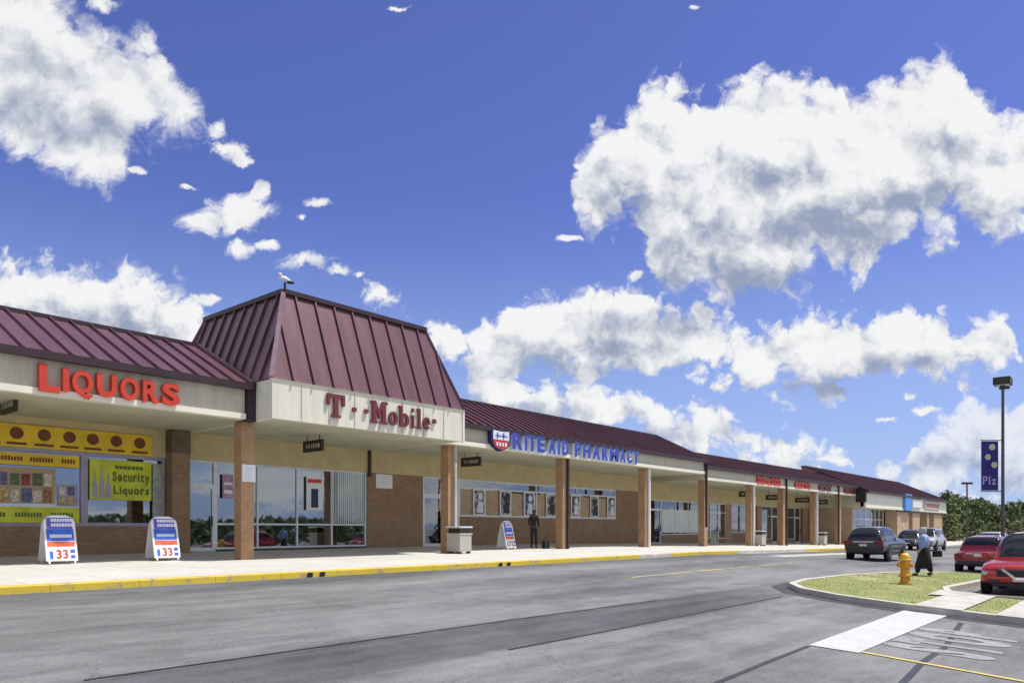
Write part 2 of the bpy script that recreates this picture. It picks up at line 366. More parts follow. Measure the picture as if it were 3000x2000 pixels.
def concrete(name, col, joint, w, h):
    m = bpy.data.materials.new(name); m.use_nodes = True; g = NG(m.node_tree)
    b = m.node_tree.nodes['Principled BSDF']; geo = g.n('ShaderNodeNewGeometry'); pos = geo.outputs['Position']
    t = g.n('ShaderNodeTexBrick'); g.put(t.inputs['Vector'], pos); t.offset = 0
    t.inputs['Scale'].default_value = 1; t.inputs['Brick Width'].default_value = w; t.inputs['Row Height'].default_value = h
    t.inputs['Mortar Size'].default_value = .012
    t.inputs['Color1'].default_value = tuple(x*.95 for x in col)+(1,); t.inputs['Color2'].default_value = tuple(x*1.04 for x in col)+(1,)
    t.inputs['Mortar'].default_value = joint+(1,)
    n = g.m('ADD', g.m('MULTIPLY', g.noise(pos, 1.1, 6, .65), .7), g.m('MULTIPLY', g.noise(pos, 22, 3, .6), .3))
    c = g.mix(g.m('MULTIPLY', g.sstep(n, .42, .75), .35), t.outputs['Color'], tuple(x*.55 for x in col)+(1,))
    c = g.mix(g.m('MULTIPLY', g.sstep(g.noise(pos, 5.5, 2, .5), .66, .70), .45), c, tuple(x*.35 for x in col)+(1,))
    g.put(b.inputs['Base Color'], c); b.inputs['Roughness'].default_value = .8
    return m

def glass(name, tint, refl):
    m = bpy.data.materials.new(name); m.use_nodes = True; g = NG(m.node_tree); nt = m.node_tree
    nt.nodes.remove(nt.nodes['Principled BSDF']); out = nt.nodes['Material Output']
    tr = g.n('ShaderNodeBsdfTransparent'); tr.inputs[0].default_value = tint+(1,)
    gl = g.n('ShaderNodeBsdfGlossy'); gl.inputs['Roughness'].default_value = .02; gl.inputs[0].default_value = (.92,.95,1,1)
    lw = g.n('ShaderNodeFresnel'); lw.inputs[0].default_value = 1.5
    geo = g.n('ShaderNodeNewGeometry')
    bp = g.n('ShaderNodeBump'); bp.inputs['Strength'].default_value = .06; bp.inputs['Distance'].default_value = .05
    g.put(bp.inputs['Height'], g.noise(geo.outputs['Position'], .9, 2)); g.put(gl.inputs['Normal'], bp.outputs[0])
    mx = g.n('ShaderNodeMixShader'); g.put(mx.inputs[0], g.m('ADD', g.m('MULTIPLY', lw.outputs[0], 1.2), refl, clamp=True))
    nt.links.new(tr.outputs[0], mx.inputs[1]); nt.links.new(gl.outputs[0], mx.inputs[2]); nt.links.new(mx.outputs[0], out.inputs[0])
    return m

def paint(name, col, rough=.25, metal=.3):
    m = M(name, col, rough, .05, 1.2, metal)
    m.node_tree.nodes['Principled BSDF'].inputs['Coat Weight'].default_value = .8
    m.node_tree.nodes['Principled BSDF'].inputs['Coat Roughness'].default_value = .05
    return m

def foliage(name, a, b_, leaf=True):
    m = bpy.data.materials.new(name); m.use_nodes = True; g = NG(m.node_tree)
    b = m.node_tree.nodes['Principled BSDF']; oi = g.n('ShaderNodeNewGeometry')
    f = g.sstep(g.noise(oi.outputs['Position'], .9, 4, .7), .32, .68)
    r = g.m('MULTIPLY', oi.outputs['Random Per Island'], .6)
    g.put(b.inputs['Base Color'], g.mix(g.m('ADD', g.m('MULTIPLY', f, .6), r, clamp=True), a+(1,), b_+(1,)))
    b.inputs['Roughness'].default_value = .6
    b.inputs['Specular IOR Level'].default_value = .3
    return m

m_asph = asphalt('asphalt', (.074,.076,.077), (.235,.237,.236), 0)
m_tar = M('crack_sealer', (.028,.028,.032), .5, .3, 9)
m_grime_shade = M('gutter_grime_shade', (.045,.045,.048), .8, .4, 3, fine=.4)  # grime with the kerb's shadow mixed into the colour
m_side = concrete('pavement_concrete', (.54,.53,.48), (.30,.28,.25), 1.5, 1.73)
m_conc = M('old_concrete', (.46,.44,.40), .85, .25, 2.5, fine=.4)
m_kerby = worn('yellow_kerb_paint', (.62,.46,.04), (.30,.26,.18), .52, 3)
m_kerbc = M('kerb_concrete', (.50,.47,.41), .85, .2, 3, fine=.4)
m_white = worn('white_road_paint', (.52,.52,.52), (.30,.30,.29), .55, 6)
m_whitew = worn('thin_white_road_paint', (.60,.61,.62), (.17,.17,.17), .56, 3.6)
m_yell = worn('yellow_road_paint', (.66,.52,.14), (.19,.19,.18), .56, 5)
m_yellw = worn('faded_yellow_paint', (.50,.43,.16), (.20,.20,.19), .47, 1.3)
m_roof = M('maroon_roof_metal', (.142,.066,.084), .38, .22, 1.0, .25, stretch=(3,.5,.5), fine=.35)
m_cap = M('dark_roof_trim', (.035,.016,.022), .5, .2, 3)
m_hip = M('pale_hip_cap', (.30,.21,.24), .4, .15, 3, .2)
m_fasc = M('cream_fascia_panel', (.52,.50,.385), .6, .13, 1.1, stretch=(5,1,.5), fine=.3)
m_fascw = M('white_fascia_panel', (.74,.725,.60), .5, .09, 1.1, stretch=(5,2,.5), fine=.3)
m_lip = M('fascia_lip_metal', (.82,.80,.66), .45, .06, 2)
m_soff = M('soffit_board', (.49,.48,.35), .7, .12, 1.0, fine=.2)
m_tan = M('tan_stucco', (.57,.465,.255), .85, .12, 1.6, bump=.15, fine=.3)
m_brick = brick('brown_brick', (.34,.205,.115), (.25,.145,.08), (.30,.235,.165))
m_pill = brick('orange_brick', (.50,.28,.145), (.40,.21,.105), (.40,.31,.21))
m_tanbr = brick('tan_brick', (.55,.38,.23), (.48,.32,.19), (.45,.38,.28))
m_alu = M('aluminium_frame', (.66,.70,.72), .38, .08, 4, .15)
m_dkfr = M('bronze_frame', (.06,.045,.035), .4, .15, 4, .3)
m_glass = glass('shop_glass', (.64,.69,.69), .20)
m_glassg = glass('green_tinted_glass', (.40,.53,.47), .15)
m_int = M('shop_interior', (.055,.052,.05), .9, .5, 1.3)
m_intl = M('shop_shelving', (.40,.38,.36), .8, .8, 5)
m_dark = M('dark_brown_metal', (.04,.028,.02), .5, .2, 4)
m_pilh = M('dark_brown_panel', (.13,.10,.065), .8, .3, 3, fine=.4)
m_black = M('black_plastic', (.012,.012,.013), .5, .2, 6)
m_red = M('red_sign_acrylic', (.60,.050,.022), .4, .1, 3)
m_dkred = M('dark_red_sign_acrylic', (.17,.026,.038), .4, .1, 3)
m_blue = M('blue_sign_acrylic', (.035,.065,.40), .35, .15, 3)
m_blued = M('dark_blue_return', (.01,.015,.10), .4, .1, 3)
m_pale = M('pale_sign_edge', (.72,.76,.86), .4, .06, 3)
m_wht = M('white_enamel', (.80,.80,.80), .4, .05, 3)
m_yel = M('yellow_vinyl', (.78,.52,.02), .5, .12, 1.5)
m_lime = M('lime_vinyl', (.55,.60,.03), .5, .18, 2.2)
m_brn = M('brown_print', (.16,.05,.01), .6, .2, 5)
m_grn = M('green_print', (.10,.16,.01), .6, .2, 5)
m_lav = M('lavender_trim', (.36,.33,.45), .5, .1, 3)
m_pap = M('kraft_backing', (.46,.34,.22), .8, .15, 2.0, fine=.3)
m_curt = M('white_blind', (.70,.74,.72), .7, .12, 2.0, stretch=(6,1,.3))

# ------------------------------------------------------------------ ground, road, pavement
def struct(mb, name, m, **k):
    o = mb.build(name, m, **k); o['kind'] = 'structure'; return o
mb = MB()
ss = [-1500,-300,-80,-30] + list(range(-20, 30, 5)) + [30,35,40,45,50,55,60,65,70,75,90,110,150,220,400,900,2500]
ys = [-1500,-300,-60,-20,-8,-4,0,2,4,6,8,10,12,14.5,20,40,90,200,500,2500]
for y in ys:
    for s in ss: mb.v.append((s, y, gz(s, y) - (0.4 if False else 0)))
n = len(ss)
for j in range(len(ys)-1):
    for i in range(n-1): mb.f.append([j*n+i, j*n+i+1, (j+1)*n+i+1, (j+1)*n+i]); mb.mi.append(0)
struct(mb, 'parking_lot', m_asph)

def drape(poly, dz, name, m, zf=gz):
    mb = MB(); mb.add([(x, y, zf(x, y)+dz) for x, y in poly], [tuple(range(len(poly)))])
    return struct(mb, name, m)
def ragged(s0, s1, y0, y1, dz, name, m, amp=.06, step=1.0):
    """strip of road surface with slightly uneven long edges"""
    mb = MB(); k = int((s1-s0)/step)+1; xs = [s0+(s1-s0)*i/k for i in range(k+1)]
    lo = [y0+amp*(noise.noise((x*.7, y0, 1))) for x in xs]; hi = [y1+amp*(noise.noise((x*.7, y1, 5))) for x in xs]
    for i in range(k):
        mb.quad((xs[i],lo[i],gz(xs[i],lo[i])+dz),(xs[i+1],lo[i+1],gz(xs[i+1],lo[i+1])+dz),(xs[i+1],hi[i+1],gz(xs[i+1],hi[i+1])+dz),(xs[i],hi[i],gz(xs[i],hi[i])+dz))
    return struct(mb, name, m)
def crack(pts, w, name='crack_sealing'):
    mb = MB()
    for (a, b), (c, d) in zip(pts, pts[1:]):
        v = Vector((c-a, d-b)).normalized(); q = Vector((-v.y, v.x))*w/2
        mb.quad(*[(x, y, gz(x, y)+.008) for x, y in ((a+q.x,b+q.y),(a-q.x,b-q.y),(c-q.x,d-q.y),(c+q.x,d+q.y))])
    return struct(mb, name, m_tar)
crack([(5.5,3.86),(8.0,3.82),(9.6,3.90),(11.37,3.96)], .07)
crack([(8.4,2.2),(9.85,2.33),(11.6,2.48),(13.2,2.52),(14.95,2.72),(16.6,2.9)], .09)
crack([(7.5,6.50),(10,6.52),(13.9,6.62),(17.5,6.7)], .05)
crack([(2.9,8.06),(9.3,8.07),(14,8.0)], .04)
drape([(11.43,3.28),(17.55,3.30),(17.5,4.12),(11.43,3.98)], .012, 'stop_line', m_white)
mb = MB()
mb.quad((11.05,.15,gz(11,.15)+.012),(11.14,.15,gz(11,.15)+.012),(11.60,3.27,gz(11.5,3.27)+.012),(11.51,3.27,gz(11.5,3.27)+.012))
struct(mb, 'lane_line', m_yell)
ragged(17.7, 29.5, 10.86, 10.98, .006, 'lane_line', m_yellw, .01)
# STOP painted for drivers coming up to the stop line
mb = MB()
tmp = MB(); word(tmp, 'STOP', -.25, 2.15, 0, 1, 0, .001, .06, .18)
mb.v = [(12.75+x*1.18, 1.78+z*1.5, gz(13.0+x, 1.78+z*1.5)+.010) for x, y, z in tmp.v]; mb.f = tmp.f; mb.mi = tmp.mi
struct(mb, 'stop_lettering', m_whitew)

mb = MB()
xs = [-12,-6,0,6,12,18,24,30,36,42,48,54,60,66,72,75,85,100,106]; yy = [14.95,17.5,20,22,24.6]
for y in yy:
    for s in xs: mb.v.append((s, y, sw(s, y)))
n = len(xs)
for j in range(len(yy)-1):
    for i in range(n-1): mb.f.append([j*n+i, j*n+i+1, (j+1)*n+i+1, (j+1)*n+i]); mb.mi.append(0)
struct(mb, 'pavement', m_side)
mb = MB()
for a, b, mi in ((-12,24.6,0),(24.6,26.9,1),(26.9,33.2,0),(33.2,42,1),(42,60,0),(60,106,1)):
    k = max(1, int((b-a)/1.5)); mb.cur = mi
    for i in range(k):
        s0, s1 = a+(b-a)*i/k, a+(b-a)*(i+1)/k - .008
        pts = []
        for s in (s0, s1):
            t = sw(s, 14.8)
            pts += [(s,14.76,gz(s,14.5)-.1),(s,14.78,t-.02),(s,14.80,t+.004),(s,14.96,t+.006),(s,14.96,t-.2)]
        mb.add(pts, [(0,5,6,1),(1,6,7,2),(2,7,8,3),(3,8,9,4),(0,1,2,3,4),(9,8,7,6,5)])
struct(mb, 'kerb', [m_kerby, m_kerbc])
ragged(33.5, 44, 12.7, 14.77, .006, 'concrete_apron', m_conc, .05)

# ------------------------------------------------------------------ the shopping centre
mall = thing('shopping_center', 'long single storey brick shopping centre with maroon metal roofs and a covered walkway', 'building', (0, 24, 0))
part = lambda mb, name, m, **k: mb.build(name, m, parent=mall, **k)

def shed_roof(s0, s1, ze, zr, ye, yr, seam, name='roof', end=True):
    """sloping standing seam roof from the eave ye,ze up to the ridge yr,zr"""
    mb = MB(); th = .12
    mb.add([(s,y,z) for s in (s0,s1) for y,z in ((ye,ze-th),(ye,ze),(yr,zr),(yr+.35,zr),(yr+.35,ze-.6),(yr,ze-.6))],
           [(0,6,7,1),(1,7,8,2),(2,8,9,3),(3,9,10,4),(0,1,2,3,4,5),(11,10,9,8,7,6),(0,5,11,6)])
    L = math.hypot(yr-ye, zr-ze); ny, nz = -(zr-ze)/L, (yr-ye)/L
    s = s0 + seam*.5
    while s < s1:
        a = (s, ye+ny*.035, ze+nz*.035); b = (s, yr+ny*.035, zr+nz*.035)
        mb.bar(a, b, .04, .085, up=(0,ny,nz)); s += seam
    r = part(mb, name, m_roof)
    mb = MB()
    mb.box(s0-.03, s1+.03, yr-.06, yr+.40, zr-.02, zr+.10)
    mb.box(s0-.03, s1+.03, ye-.09, ye+.0, ze-.15, ze+.035)
    if end:
        for s in (s0-.04, s1+.04): mb.bar((s, ye, ze+.03), (s, yr, zr+.03), .10, .14, up=(0,ny,nz))
    mb.build('ridge_cap', m_cap, parent=r)
    return r
A = (-10.0, 11.45); B = (19.55, 40.25); CC = (40.25, 68.9); DD = (68.9, 101.0)
shed_roof(A[0], A[1]+.15, 5.03, 6.66, 19.82, 23.1, .52)
shed_roof(B[0], B[1], 4.86, 6.47, 19.82, 23.1, .52)
shed_roof(CC[0], CC[1], 4.52, 5.80, 19.82, 23.1, .52)
shed_roof(DD[0], DD[1], 4.16, 6.50, 19.0, 24.3, .60)

def fascia(s0, s1, z0, z1, y, m=m_fasc):
    mb = MB(); mb.box(s0, s1, y, y+.14, z0+.16, z1)
    k = int((s1-s0)/3.05)
    f = part(mb, 'fascia', m)
    mb = MB(); mb.box(s0, s1, y-.07, y+.18, z0, z0+.155); mb.build('fascia_lip', m_lip, parent=f)
    return f
fascia(A[0], A[1], 4.05, 4.92, 19.95); fascia(B[0], B[1]-.05, 4.05, 4.78, 19.95)
fascia(CC[0]+.1, CC[1], 3.74, 4.42, 19.95); fascia(DD[0], DD[1], 2.72, 4.05, 19.2, m_fascw)
mb = MB(); mb.box(A[0], B[1], 20.13, 24.0, 4.04, 4.10); mb.box(11.8, 19.4, 19.14, 20.12, 4.035, 4.095)
part(mb, 'soffit', m_soff)
mb = MB(); mb.box(CC[0], CC[1], 20.13, 24.0, 3.76, 3.82); part(mb, 'soffit', m_soff)
mb = MB(); mb.box(DD[0], DD[1], 19.4, 24.0, 2.74, 2.80); part(mb, 'soffit', m_soff)
mb = MB(); mb.box(40.24, 40.30, 19.97, 24.0, 3.75, 4.10); part(mb, 'bulkhead', m_soff)
mb = MB(); mb.box(68.84, 68.9, 19.6, 24.0, 2.72, 3.82); part(mb, 'bulkhead', m_fasc)
mb = MB(); mb.box(-10, 101, 28.6, 44, -1, 4.4); mb.box(-10, 101, 23.6, 28.6, 4.12, 4.4); part(mb, 'rear_block', m_tan)
# maroon boxed downpipe between left wing and tower
mb = MB(); mb.box(11.48, 11.76, 19.84, 20.4, 4.0, 5.1); part(mb, 'downpipe_box', m_cap)
mb = MB(); mb.box(68.55, 68.9, 19.1, 19.9, 3.2, 4.2); part(mb, 'downpipe_box', m_black)
mb = MB(); mb.box(40.27, 40.37, 19.80, 19.92, 1.0, 4.55); part(mb, 'downpipe', m_dark)
for s in (52.58, 63.85):
    mb = MB(); mb.box(s-.06, s+.06, 19.78, 19.9, 0-.3, 4.4); part(mb, 'downpipe', m_dark)

# tower: white fascia box under a tall mansard
mb = MB(); T0, T1, TY, TB = 11.74, 19.42, 19.0, 25.8
for s0, s1, y0, y1 in ((T0,T1,TY,TY+.14),(T0,T0+.14,TY+.14,TB),(T1-.14,T1,TY+.14,TB)): mb.box(s0, s1, y0, y1, 4.03, 5.14)
tf = part(mb, 'tower_fascia', m_fascw)
for i in range(1, 8):
    s = T0 + (T1-T0)*i/8; mb = MB(); mb.box(s-.012, s+.012, TY-.012, TY, 4.06, 5.10); mb.build('panel_joint', m_conc, parent=tf)
for y in (19.95, 20.9): mb = MB(); mb.box(T0-.012, T0, y-.015, y+.015, 4.06, 5.10); mb.build('panel_joint', m_conc, parent=tf)
mb = MB(); mb.box(T0-.03, T1+.03, TY-.03, TY+.10, 5.13, 5.19); mb.box(T1-.03, T1+.05, TY-.035, TY+.05, 4.0, 5.18); mb.build('fascia_lip', m_lip, parent=tf)
base = [(T0-.04,TY-.04),(T1+.04,TY-.04),(T1+.04,TB),(T0-.04,TB)]
top = [(12.75,20.0),(18.5,20.0),(18.5,24.75),(12.75,24.75)]
zb, zt = 5.16, 8.0
mb = MB(); mb.add([(x,y,zb) for x,y in base]+[(x,y,zt) for x,y in top], [(0,1,5,4),(1,2,6,5),(2,3,7,6),(3,0,4,7),(4,5,6,7),(3,2,1,0)])
def seams(P, Q, U, V, cnt):                                     # ribs between eave P-Q and top edge U-V
    P, Q, U, V = map(Vector, (P, Q, U, V)); nrm = (Q-P).cross(U-P).normalized()
    e = (Q-P).normalized(); wid = (Q-P).length; slope_dir = (U-P) - e*(U-P).dot(e); a0 = (U-P).dot(e); a1 = (V-P).dot(e)
    for i in range(1, cnt):
        x = wid*i/cnt; t1 = 1.0
        if x < a0: t1 = x/a0
        if x > a1: t1 = (wid-x)/(wid-a1)
        p = P+e*x+nrm*.03; q = p+slope_dir*t1
        mb.bar(p, q, .05, .07, up=nrm)
B3 = [Vector((x,y,zb)) for x,y in base]; T3 = [Vector((x,y,zt)) for x,y in top]
seams(B3[0], B3[1], T3[0], T3[1], 11); seams(B3[3], B3[0], T3[3], T3[0], 11); seams(B3[1], B3[2], T3[1], T3[2], 10)
tr = part(mb, 'tower_roof', m_roof)
mb = MB(); mb.bar(B3[0]+Vector((0,0,.02)), T3[0], .13, .10); mb.build('hip_cap', m_hip, parent=tr)
for i in (1, 2, 3):
    mb = MB(); mb.bar(B3[i]+Vector((0,0,.02)), T3[i], .12, .09); mb.build('hip_cap', m_roof, parent=tr)
mb = MB()
for i in range(4): mb.bar(T3[i]+Vector((0,0,.03)), T3[(i+1)%4]+Vector((0,0,.03)), .20, .14)
mb.build('ridge_cap', m_cap, parent=tr)

# brick pillars carrying the walkway roof
def at(x, y, Y):                                                 # photo pixel to a point on the plane at depth Y
    a = (x-CX)/FPX; D = Y/(SP-a*CP); return (D*(a*SP+CP), Y, EYE+(HY-y)/FPX*D)
PIL = [at(x, 1600, 20.42)[0] for x in (714,1312,1645,1885,2058,2195,2288,2382,2454)]
for i, s in enumerate([4.6]+PIL):
    zt_ = 4.05 if s < 40 else 3.76
    mb = MB(); mb.box(s-.2, s+.2, 20.2, 20.6, sw(s,20)-.15, zt_)
    p_ = part(mb, 'pillar', m_pill)
    if i in (2, 3, 4, 6, 8):
        mb = MB(); mb.box(s+.05, s+.15, 20.08, 20.19, sw(s,20)+.02, zt_-.02)
        mb.build('downpipe', m_wht if i in (4, 6, 8) else m_conc if i == 2 else m_dark, parent=p_)

# storefront wall
def wall(s0, s1, z0, z1, name, m, y=24.0, th=.25):
    mb = MB(); mb.box(s0, s1, y, y+th, z0, z1); return part(mb, name, m)
wall(-10, 11.3, -.2, .99, 'brick_wall', m_brick); wall(-10, 40.3, 3.16, 4.06, 'stucco_wall', m_tan)
wall(19.06, 22.08, -.2, 3.158, 'brick_wall', m_brick); wall(24.3, 37.25, -.2, 1.46, 'brick_wall', m_brick)
wall(37.25, 40.3, -.4, 3.158, 'brick_wall', m_brick)
wall(40.3, 68.9, 2.72, 3.78, 'stucco_wall', m_tan); wall(68.9, 101, 2.55, 4.1, 'stucco_wall', m_tan)
mb = MB(); mb.box(11.04, 11.62, 23.55, 23.998, -.1, 3.3); part(mb, 'pilaster', m_brick)
mb = MB(); mb.box(11.03, 11.63, 23.545, 23.998, 3.3, 4.03); part(mb, 'pilaster_head', m_pilh)  # upper pilaster, a darker brown than the brick below
mb = MB(); mb.box(19.10, 19.22, 23.9, 23.996, 3.0, 4.03); part(mb, 'conduit', m_dark)
# dark shop interiors behind the glass
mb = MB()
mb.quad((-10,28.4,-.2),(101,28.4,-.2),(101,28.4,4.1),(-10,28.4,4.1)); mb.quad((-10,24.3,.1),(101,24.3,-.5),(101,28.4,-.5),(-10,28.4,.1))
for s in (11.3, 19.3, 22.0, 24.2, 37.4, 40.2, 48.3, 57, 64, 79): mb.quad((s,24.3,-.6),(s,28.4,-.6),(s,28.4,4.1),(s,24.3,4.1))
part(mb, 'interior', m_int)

def window(s0, s1, z0, z1, mull=(), rails=(), fr=m_alu, gl=m_glass, w=.06, y=24.06, kind='window', handle=False):
    mb = MB(); d0, d1 = y-.03, y+.09
    mb.box(s0, s1, d0, d1, z0, z0+w); mb.box(s0, s1, d0, d1, z1-w, z1)
    mb.box(s0, s0+w, d0, d1, z0+w, z1-w); mb.box(s1-w, s1, d0, d1, z0+w, z1-w)
    for s in mull: mb.box(s-w/2, s+w/2, d0+.004, d1-.004, z0+w, z1-w)
    for z in rails: mb.box(s0+w, s1-w, d0+.008, d1-.008, z-w/2, z+w/2)
    f = part(mb, kind, fr)
    edges = [s0+w*.5]+list(mull)+[s1-w*.5]
    for a, b in zip(edges, edges[1:]):
        mb = MB(); mb.box(a, b, y+.02, y+.03, z0+w*.5, z1-w*.5); mb.build('pane', gl, parent=f)
    if handle:
        mb = MB(); mb.box(s1-.16, s1-.12, y-.09, y-.05, z0+.8, z0+1.15); mb.build('handle', m_black, parent=f)
    return f
window(-3, 8.66, .99, 3.16, (1.2, 5.0), (), m_lav, w=.10); window(8.66, 11.04, .99, 3.16, (), (), m_lav, w=.10)
window(11.66, 12.72, .18, 2.34, (), (), m_alu, w=.11, kind='door', handle=True); window(11.66, 12.72, 2.34, 3.158, (), (), m_alu, w=.06)
window(12.72, 19.06, .22, 3.158, (14.29,15.89,17.42), (1.07,), m_alu, w=.065)
wall(12.72, 19.06, -.1, .22, 'window_base', m_dark); wall(11.6, 12.72, -.1, .18, 'door_sill', m_conc)
window(22.1, 23.4, .15, 2.36, (), (), m_alu, w=.12, kind='door', handle=True); window(22.1, 24.0, 2.36, 3.158, (23.4,), (), m_alu, w=.07)
window(23.4, 24.0, .15, 2.36, (), (), m_alu, w=.06)
wall(24.0, 24.3, -.2, 3.158, 'grey_panel', m_alu)
window(24.3, 37.25, 1.46, 3.158, (29.9, 33.4), (2.76,), m_alu, w=.08)
mb = MB(); mb.box(24.4, 37.17, 24.062, 24.076, 1.55, 2.72); part(mb, 'paper_backing', m_pap)
for a, b in ((27.0, 30.2), (34.0, 36.3)):
    mb = MB(); mb.box(a, b, 24.045, 24.06, 2.64, 2.80); part(mb, 'window_valance', m_dark)
mb = MB()
for k in range(15): mb.box(17.5+k*.10, 17.545+k*.10, 24.064, 24.074, 1.12, 3.1)
part(mb, 'vertical_blind', m_curt)
rnd = random.Random(11)
for a, b in ((3.5,5.5),(6.3,8.2),(8.9,10.6),(13.2,14.1),(14.5,15.6),(16.0,17.2),(28,30),(43,46),(49,51.5),(53,55.6),(58.8,60.3),(64,66)):
    mb = MB(); y = 24.7+.5*rnd.random()
    for k in range(4): mb.box(a, b, y, y+.35, .2+k*.45, .23+k*.45)
    for k in range(4):
        x = a
        while x < b-.2:
            w_ = .08+.2*rnd.random(); mb.box(x, x+w_, y+.03, y+.3, .23+k*.45, .3+k*.45+.25*rnd.random()); x += w_+.04
    part(mb, 'shelving', m_intl)
# the small shops further along
def shop(s0, s1, door, base=.1, head=2.72, glz=m_glassg, fr=m_alu, y=24.06):
    dz = -drop((s0+s1)/2); b = .15+dz
    window(door[0], door[1], b, b+2.15, (), (), fr, glz, .08, y, kind='door', handle=True)
    window(door[0], door[1], b+2.15, head, (), (), fr, glz, .05, y)
    for a, c in ((s0, door[0]), (door[1], s1)):
        if c-a > .6:
            ms = [a+(c-a)*i/max(1, round((c-a)/1.6)) for i in range(1, max(1, round((c-a)/1.6)))]
            window(a, c, b+base, head, ms, (b+2.15,), fr, glz, .05, y)
            wall(a, c, b-.5, b+base, 'window_base', m_brick, y-.06)
shop(40.9, 48.0, (41.0, 42.5), .55)
mb = MB(); mb.box(42.7, 47.6, 24.062, 24.076, .66, 2.12); part(mb, 'window_blind', m_curt)
wall(40.3, 40.9, -.6, 2.72, 'brick_wall', m_brick)
shop(48.5, 51.9, (49.4, 50.7), .3); wall(48.0, 48.5, -.6, 2.72, 'brick_wall', m_brick); wall(51.9, 52.8, -.6, 2.72, 'brick_wall', m_pill)
shop(52.8, 57.5, (56.0, 57.2), .75); wall(57.5, 58.4, -.7, 2.72, 'brick_wall', m_pill)
shop(58.4, 63.0, (60.5, 61.8), .3); wall(63.0, 63.8, -.7, 2.72, 'brick_wall', m_brick)
shop(63.8, 67.4, (65.6, 66.9), .3); wall(67.4, 68.9, -.7, 2.72, 'brick_wall', m_pill)
mb = MB(); mb.box(69.0, 69.2, 20.3, 24.0, -.8, 2.74); part(mb, 'end_wall', m_tanbr)
shop(69.2, 79.0, (73.0, 74.8), .35, 2.72, y=20.4); wall(79.0, 101, -1, 2.55, 'brick_wall', m_brick)
# thick brick piers and dark bays of the far block
for a, b in ((79.6, 84.0), (85.6, 88.6), (95.2, 99.4)):
    mb = MB(); mb.box(a, b, 19.3, 20.4, -1.3, 2.73); part(mb, 'pier', m_tanbr)
mb = MB(); mb.box(92.0, 92.8, 19.3, 20.4, -1.3, 2.73); part(mb, 'pier', m_tanbr)
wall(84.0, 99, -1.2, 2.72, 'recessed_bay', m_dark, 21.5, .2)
mb = MB(); mb.box(79.2, 101, 19.16, 19.30, 2.55, 2.72); part(mb, 'beam', m_dark)

# ------------------------------------------------------------------ shop signs
def letters(root, mats, items, y0, y1):
    for ch, s0, s1, z0, z1, fn in items:
        mb = MB(); fn(mb, ch, s0, s1, z0, z1, y0, y1); mb.build('letter', mats, parent=root)
t = thing('letter_sign', 'bright red channel letters reading LIQUORS on the cream fascia', 'sign', (7.8, 19.86, 4.1))
L = lambda mb, c, a, b, z0, z1, y0, y1: letter(mb, c, a, b, z0, z1, y0, y1, .035)
mbq = [('L',6.16,6.60,4.12,4.78),('I',6.66,6.79,4.18,4.74),('Q',6.86,7.33,4.06,4.74),('U',7.42,7.88,4.17,4.74),('O',7.97,8.42,4.16,4.74),('R',8.52,8.93,4.17,4.74),('S',9.02,9.48,4.16,4.74)]
letters(t, m_red, [(c,a,b,z0,z1,L) for c,a,b,z0,z1 in mbq], 19.78, 19.93)

def slab_glyph(mb, ch, a, b, z0, z1, y0, y1):
    w, h = b-a, z1-z0
    P = lambda x0, x1, q0, q1: mb.box(a+x0*w, a+x1*w, y0, y1, z0+q0*h, z0+q1*h)
    if ch == 'T':
        P(0,1,.84,1); P(0,.15,.52,.84); P(.85,1,.52,.84); P(.38,.62,0,.84); P(.24,.38,0,.11); P(.62,.76,0,.11)
    elif ch == '.': P(0,1,0,1)
    elif ch == 'M':
        P(.1,.32,0,1); P(.68,.9,0,1); P(0,.1,.88,1); P(.9,1,.88,1); P(0,.1,0,.1); P(.9,1,0,.1); P(.32,.42,0,.1); P(.58,.68,0,.1)
        for x0, x1 in ((.32,.5),(.68,.5)):
            mb.prism([(a+x0*w, z0+h), (a+x1*w, z0+.5*h), (a+x1*w, z0+.2*h), (a+x0*w, z0+.68*h)], y0+.002, y1-.002)
    elif ch == 'o': mb.ring(a+w/2, z0+h/2, w/2, h/2, w*.2, h*.3, y0, y1)
    elif ch == 'b':
        P(.08,.34,0,1); P(-.06,.08,.9,1); mb.ring(a+w*.55, z0+h*.33, w*.45, h*.33, w*.18, h*.2, y0+.002, y1-.002)
    elif ch == 'i': P(.2,.8,0,.62); P(-.1,.2,.53,.62); P(-.15,.2,0,.1); P(.8,1.15,0,.1); P(.2,.8,.78,.97)
    elif ch == 'l': P(.3,.75,0,1); P(0,.3,.9,1); P(0,.3,0,.09); P(.75,1.05,0,.09)
    elif ch == 'e':
        mb.ring(a+w/2, z0+h/2, w/2, h/2, w*.2, h*.32, y0, y1, 12, 325); P(.16,.98,.42,.58)
t = thing('letter_sign', 'dark red slab serif letters on the white tower fascia', 'sign', (15.8, 18.98, 4.3))
letters(t, m_dkred, [(c,a,b,z0,z1,slab_glyph) for c,a,b,z0,z1 in (('T',13.55,14.2,4.27,4.98),('.',14.5,14.64,4.54,4.66),('.',14.96,15.1,4.54,4.66),
    ('M',15.2,15.88,4.27,4.98),('o',15.94,16.31,4.27,4.72),('b',16.38,16.80,4.27,4.95),('i',16.92,17.05,4.27,4.95),('l',17.16,17.36,4.27,4.95),('e',17.44,17.76,4.27,4.70),('.',17.9,18.04,4.53,4.67))], 18.92, 18.985)

